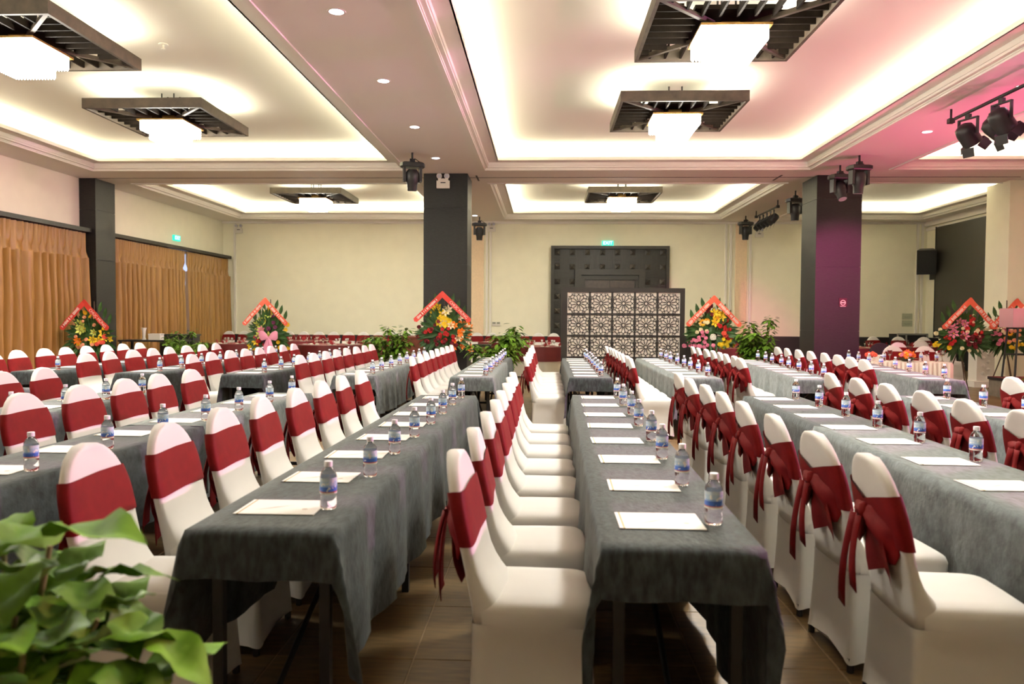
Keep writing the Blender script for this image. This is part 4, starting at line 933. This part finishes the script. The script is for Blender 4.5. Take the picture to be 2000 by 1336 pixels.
for (sx, sy, sz) in stems:
    MB().tube([(sx*.1, sy*.1, .38), (sx*.45, sy*.45, .38+(sz-.38)*.55), (sx, sy, sz)], [.010, .008, .005], 6).obj('stem', M_STEM, t)
    for k in range(8):
        a = k*2.4+rr.uniform(-.4, .4); h_ = sz-.03*k*rr.uniform(.7, 1.2)+.02; put('leaf', rr.choice(BL), t, (sx+.015*math.cos(a), sy+.015*math.sin(a), h_), (rr.uniform(-.35, .35), rr.uniform(-.5, .35), a), (rr.uniform(1.0, 1.45),)*3)
# ------------------------------------------------------------------ podium, service tables, pedestal, stage, lectern
t = thing('podium', 'red-brown wooden podium behind the leafy shrub', 'podium', (-3.02, 18.3, 0)); MB().box(-.36, .36, -.25, .25, 0, .95).obj('body', M_PODIUM, t); MB().box(-.40, .40, -.29, .29, .95, 1.0).obj('top_board', M_PODIUM, t); MB().box(-.30, .30, -.262, -.25, .12, .80).obj('front_panel', M_PODIUM, t)
t = thing('side_stool', 'small black stand beside the rose column', 'stand', (-1.38, 16.9, 0)); MB().box(-.2, .2, -.2, .2, .82, .87).obj('top', M_METAL, t)
for sx in (-1, 1):
    for sy in (-1, 1): MB().box(sx*.17-.02, sx*.17+.02, sy*.17-.02, sy*.17+.02, 0, .82).obj('leg', M_METAL, t)
t = thing('service_table', 'black service table before the gold curtain', 'table', (-9.35, 17.9, 0)); MB().box(-.75, .75, -.3, .3, .84, .88).obj('table_top', M_METAL, t)
for sx in (-1, 1):
    for sy in (-1, 1): MB().box(sx*.7-.025, sx*.7+.025, sy*.25-.025, sy*.25+.025, 0, .84).obj('leg', M_METAL, t)
t = thing('white_vase', 'tall white vase on the black service table', 'vase', (-9.62, 17.9, .88)); MB().lathe([(.05, 0), (.03, .06), (.04, .2), (.06, .28), (.055, .28)], 12).obj('vase_body', M_PWHITE, t, True); MB().lathe([(.062, .27), (.062, .285)], 12).obj('rim', M_PWHITE, t)
t = thing('white_box', 'white carton on the black service table', 'box', (-9.32, 17.9, .88)); MB().box(-.14, .14, -.1, .1, 0, .12).obj('carton', M_PWHITE, t); MB().box(-.145, .145, -.105, .105, .12, .15).obj('lid', M_PWHITE, t)
t = thing('black_cabinet', 'black cabinet before the gold curtain behind shrubs', 'cabinet', (-9.15, 18.75, 0)); MB().box(-.42, .42, -.2, .2, 0, .96).obj('body', M_PLAST, t); MB().box(-.44, .44, -.22, .22, .96, 1.0).obj('top_board', M_PLAST, t); MB().box(-.38, .38, -.215, -.2, .1, .9).obj('door', M_METAL, t)
t = thing('pedestal', 'white carved pedestal at the end of the stage return wall', 'pedestal', (9.72, 17.3, 0)); MB().box(-.28, .28, -.25, .25, 0, .13).obj('base', M_WTRIM, t); MB().box(-.19, .19, -.17, .17, .13, .98).obj('shaft', M_WTRIM, t); MB().box(-.25, .25, -.22, .22, .98, 1.06).obj('capital', M_WTRIM, t)
b = MB()
for k in range(9): b.lathe([(.02, -.02), (.045, 0), (.02, .02)], 8, m=Matrix.Translation((.09*(-1) ** k*.6, -.172, .22+k*.085)) @ Matrix.Rotation(PI/2, 4, 'X'))
b.obj('carving', M_WTRIM, t)
t = thing('stage', 'low stage with red carpet and grey side panels', 'stage', (11.35, 10.3, 0)); MB().box(-2.6, 2.6, -5.5, 5.0, 0, .36).obj('platform', M_STAGE, t); MB().box(-2.62, 2.6, -5.5, 5.02, .36, .375).obj('carpet', M_CARPET, t); MB().box(-2.63, -2.6, -5.5, 5.0, .32, .37).obj('edge_trim', M_METAL, t)
t = thing('stage_riser', 'black riser box on the red carpet of the stage', 'riser', (11.9, 9.8, .375)); MB().box(-1.95, 2.05, -5.0, 5.0, 0, .235).obj('box', M_PLAST, t); MB().box(-1.96, 2.06, -5.01, 5.01, .235, .245).obj('top_sheet', M_CARPET, t)
for k, y in enumerate((8.2, 10.6, 12.8)):
    u = thing('floor_wash_lamp', 'pink floor wash lamp on the stage edge, %s along' % ORD[k], 'stage lamp', (9.3+.1*k, y, .375), 0, 'pink floor wash lamps'); u.location.z = .375
    MB().box(-.16, .16, -.26, .26, .02, .2).obj('housing', M_PLAST, u); MB().box(-.2, .2, -.28, -.26, 0, .12).obj('bracket', M_METAL, u)
t = thing('lectern', 'clear acrylic box lectern on a black metal stand at the stage', 'lectern', (9.17, 14.95, .375))
b = MB()
for sx in (-1, 1):
    for sy in (-1, 1): b.tube([(sx*.26, sy*.2, 0), (sx*.2, sy*.16, .95)], .018, 6)
b.obj('stand_legs', M_METAL, t); b = MB()
for z, k in ((.45, .232), (.95, .20)):
    b = MB()
    for sy in (-1, 1): b.box(-k-.015, k+.015, sy*.17-.012, sy*.17+.012, z-.012, z+.012)
    for sx in (-1, 1): b.box(sx*k-.012, sx*k+.012, -.17, .17, z-.012, z+.012)
    b.obj('stand_rail', M_METAL, t)
b = MB(); b.box(-.33, .33, -.22, -.21, .97, 1.33); b.box(-.33, -.32, -.21, .22, .97, 1.33); b.box(.32, .33, -.21, .22, .97, 1.33); b.box(-.33, .33, -.21, .22, .965, .975); b.obj('acrylic_box', M_ACR, t)
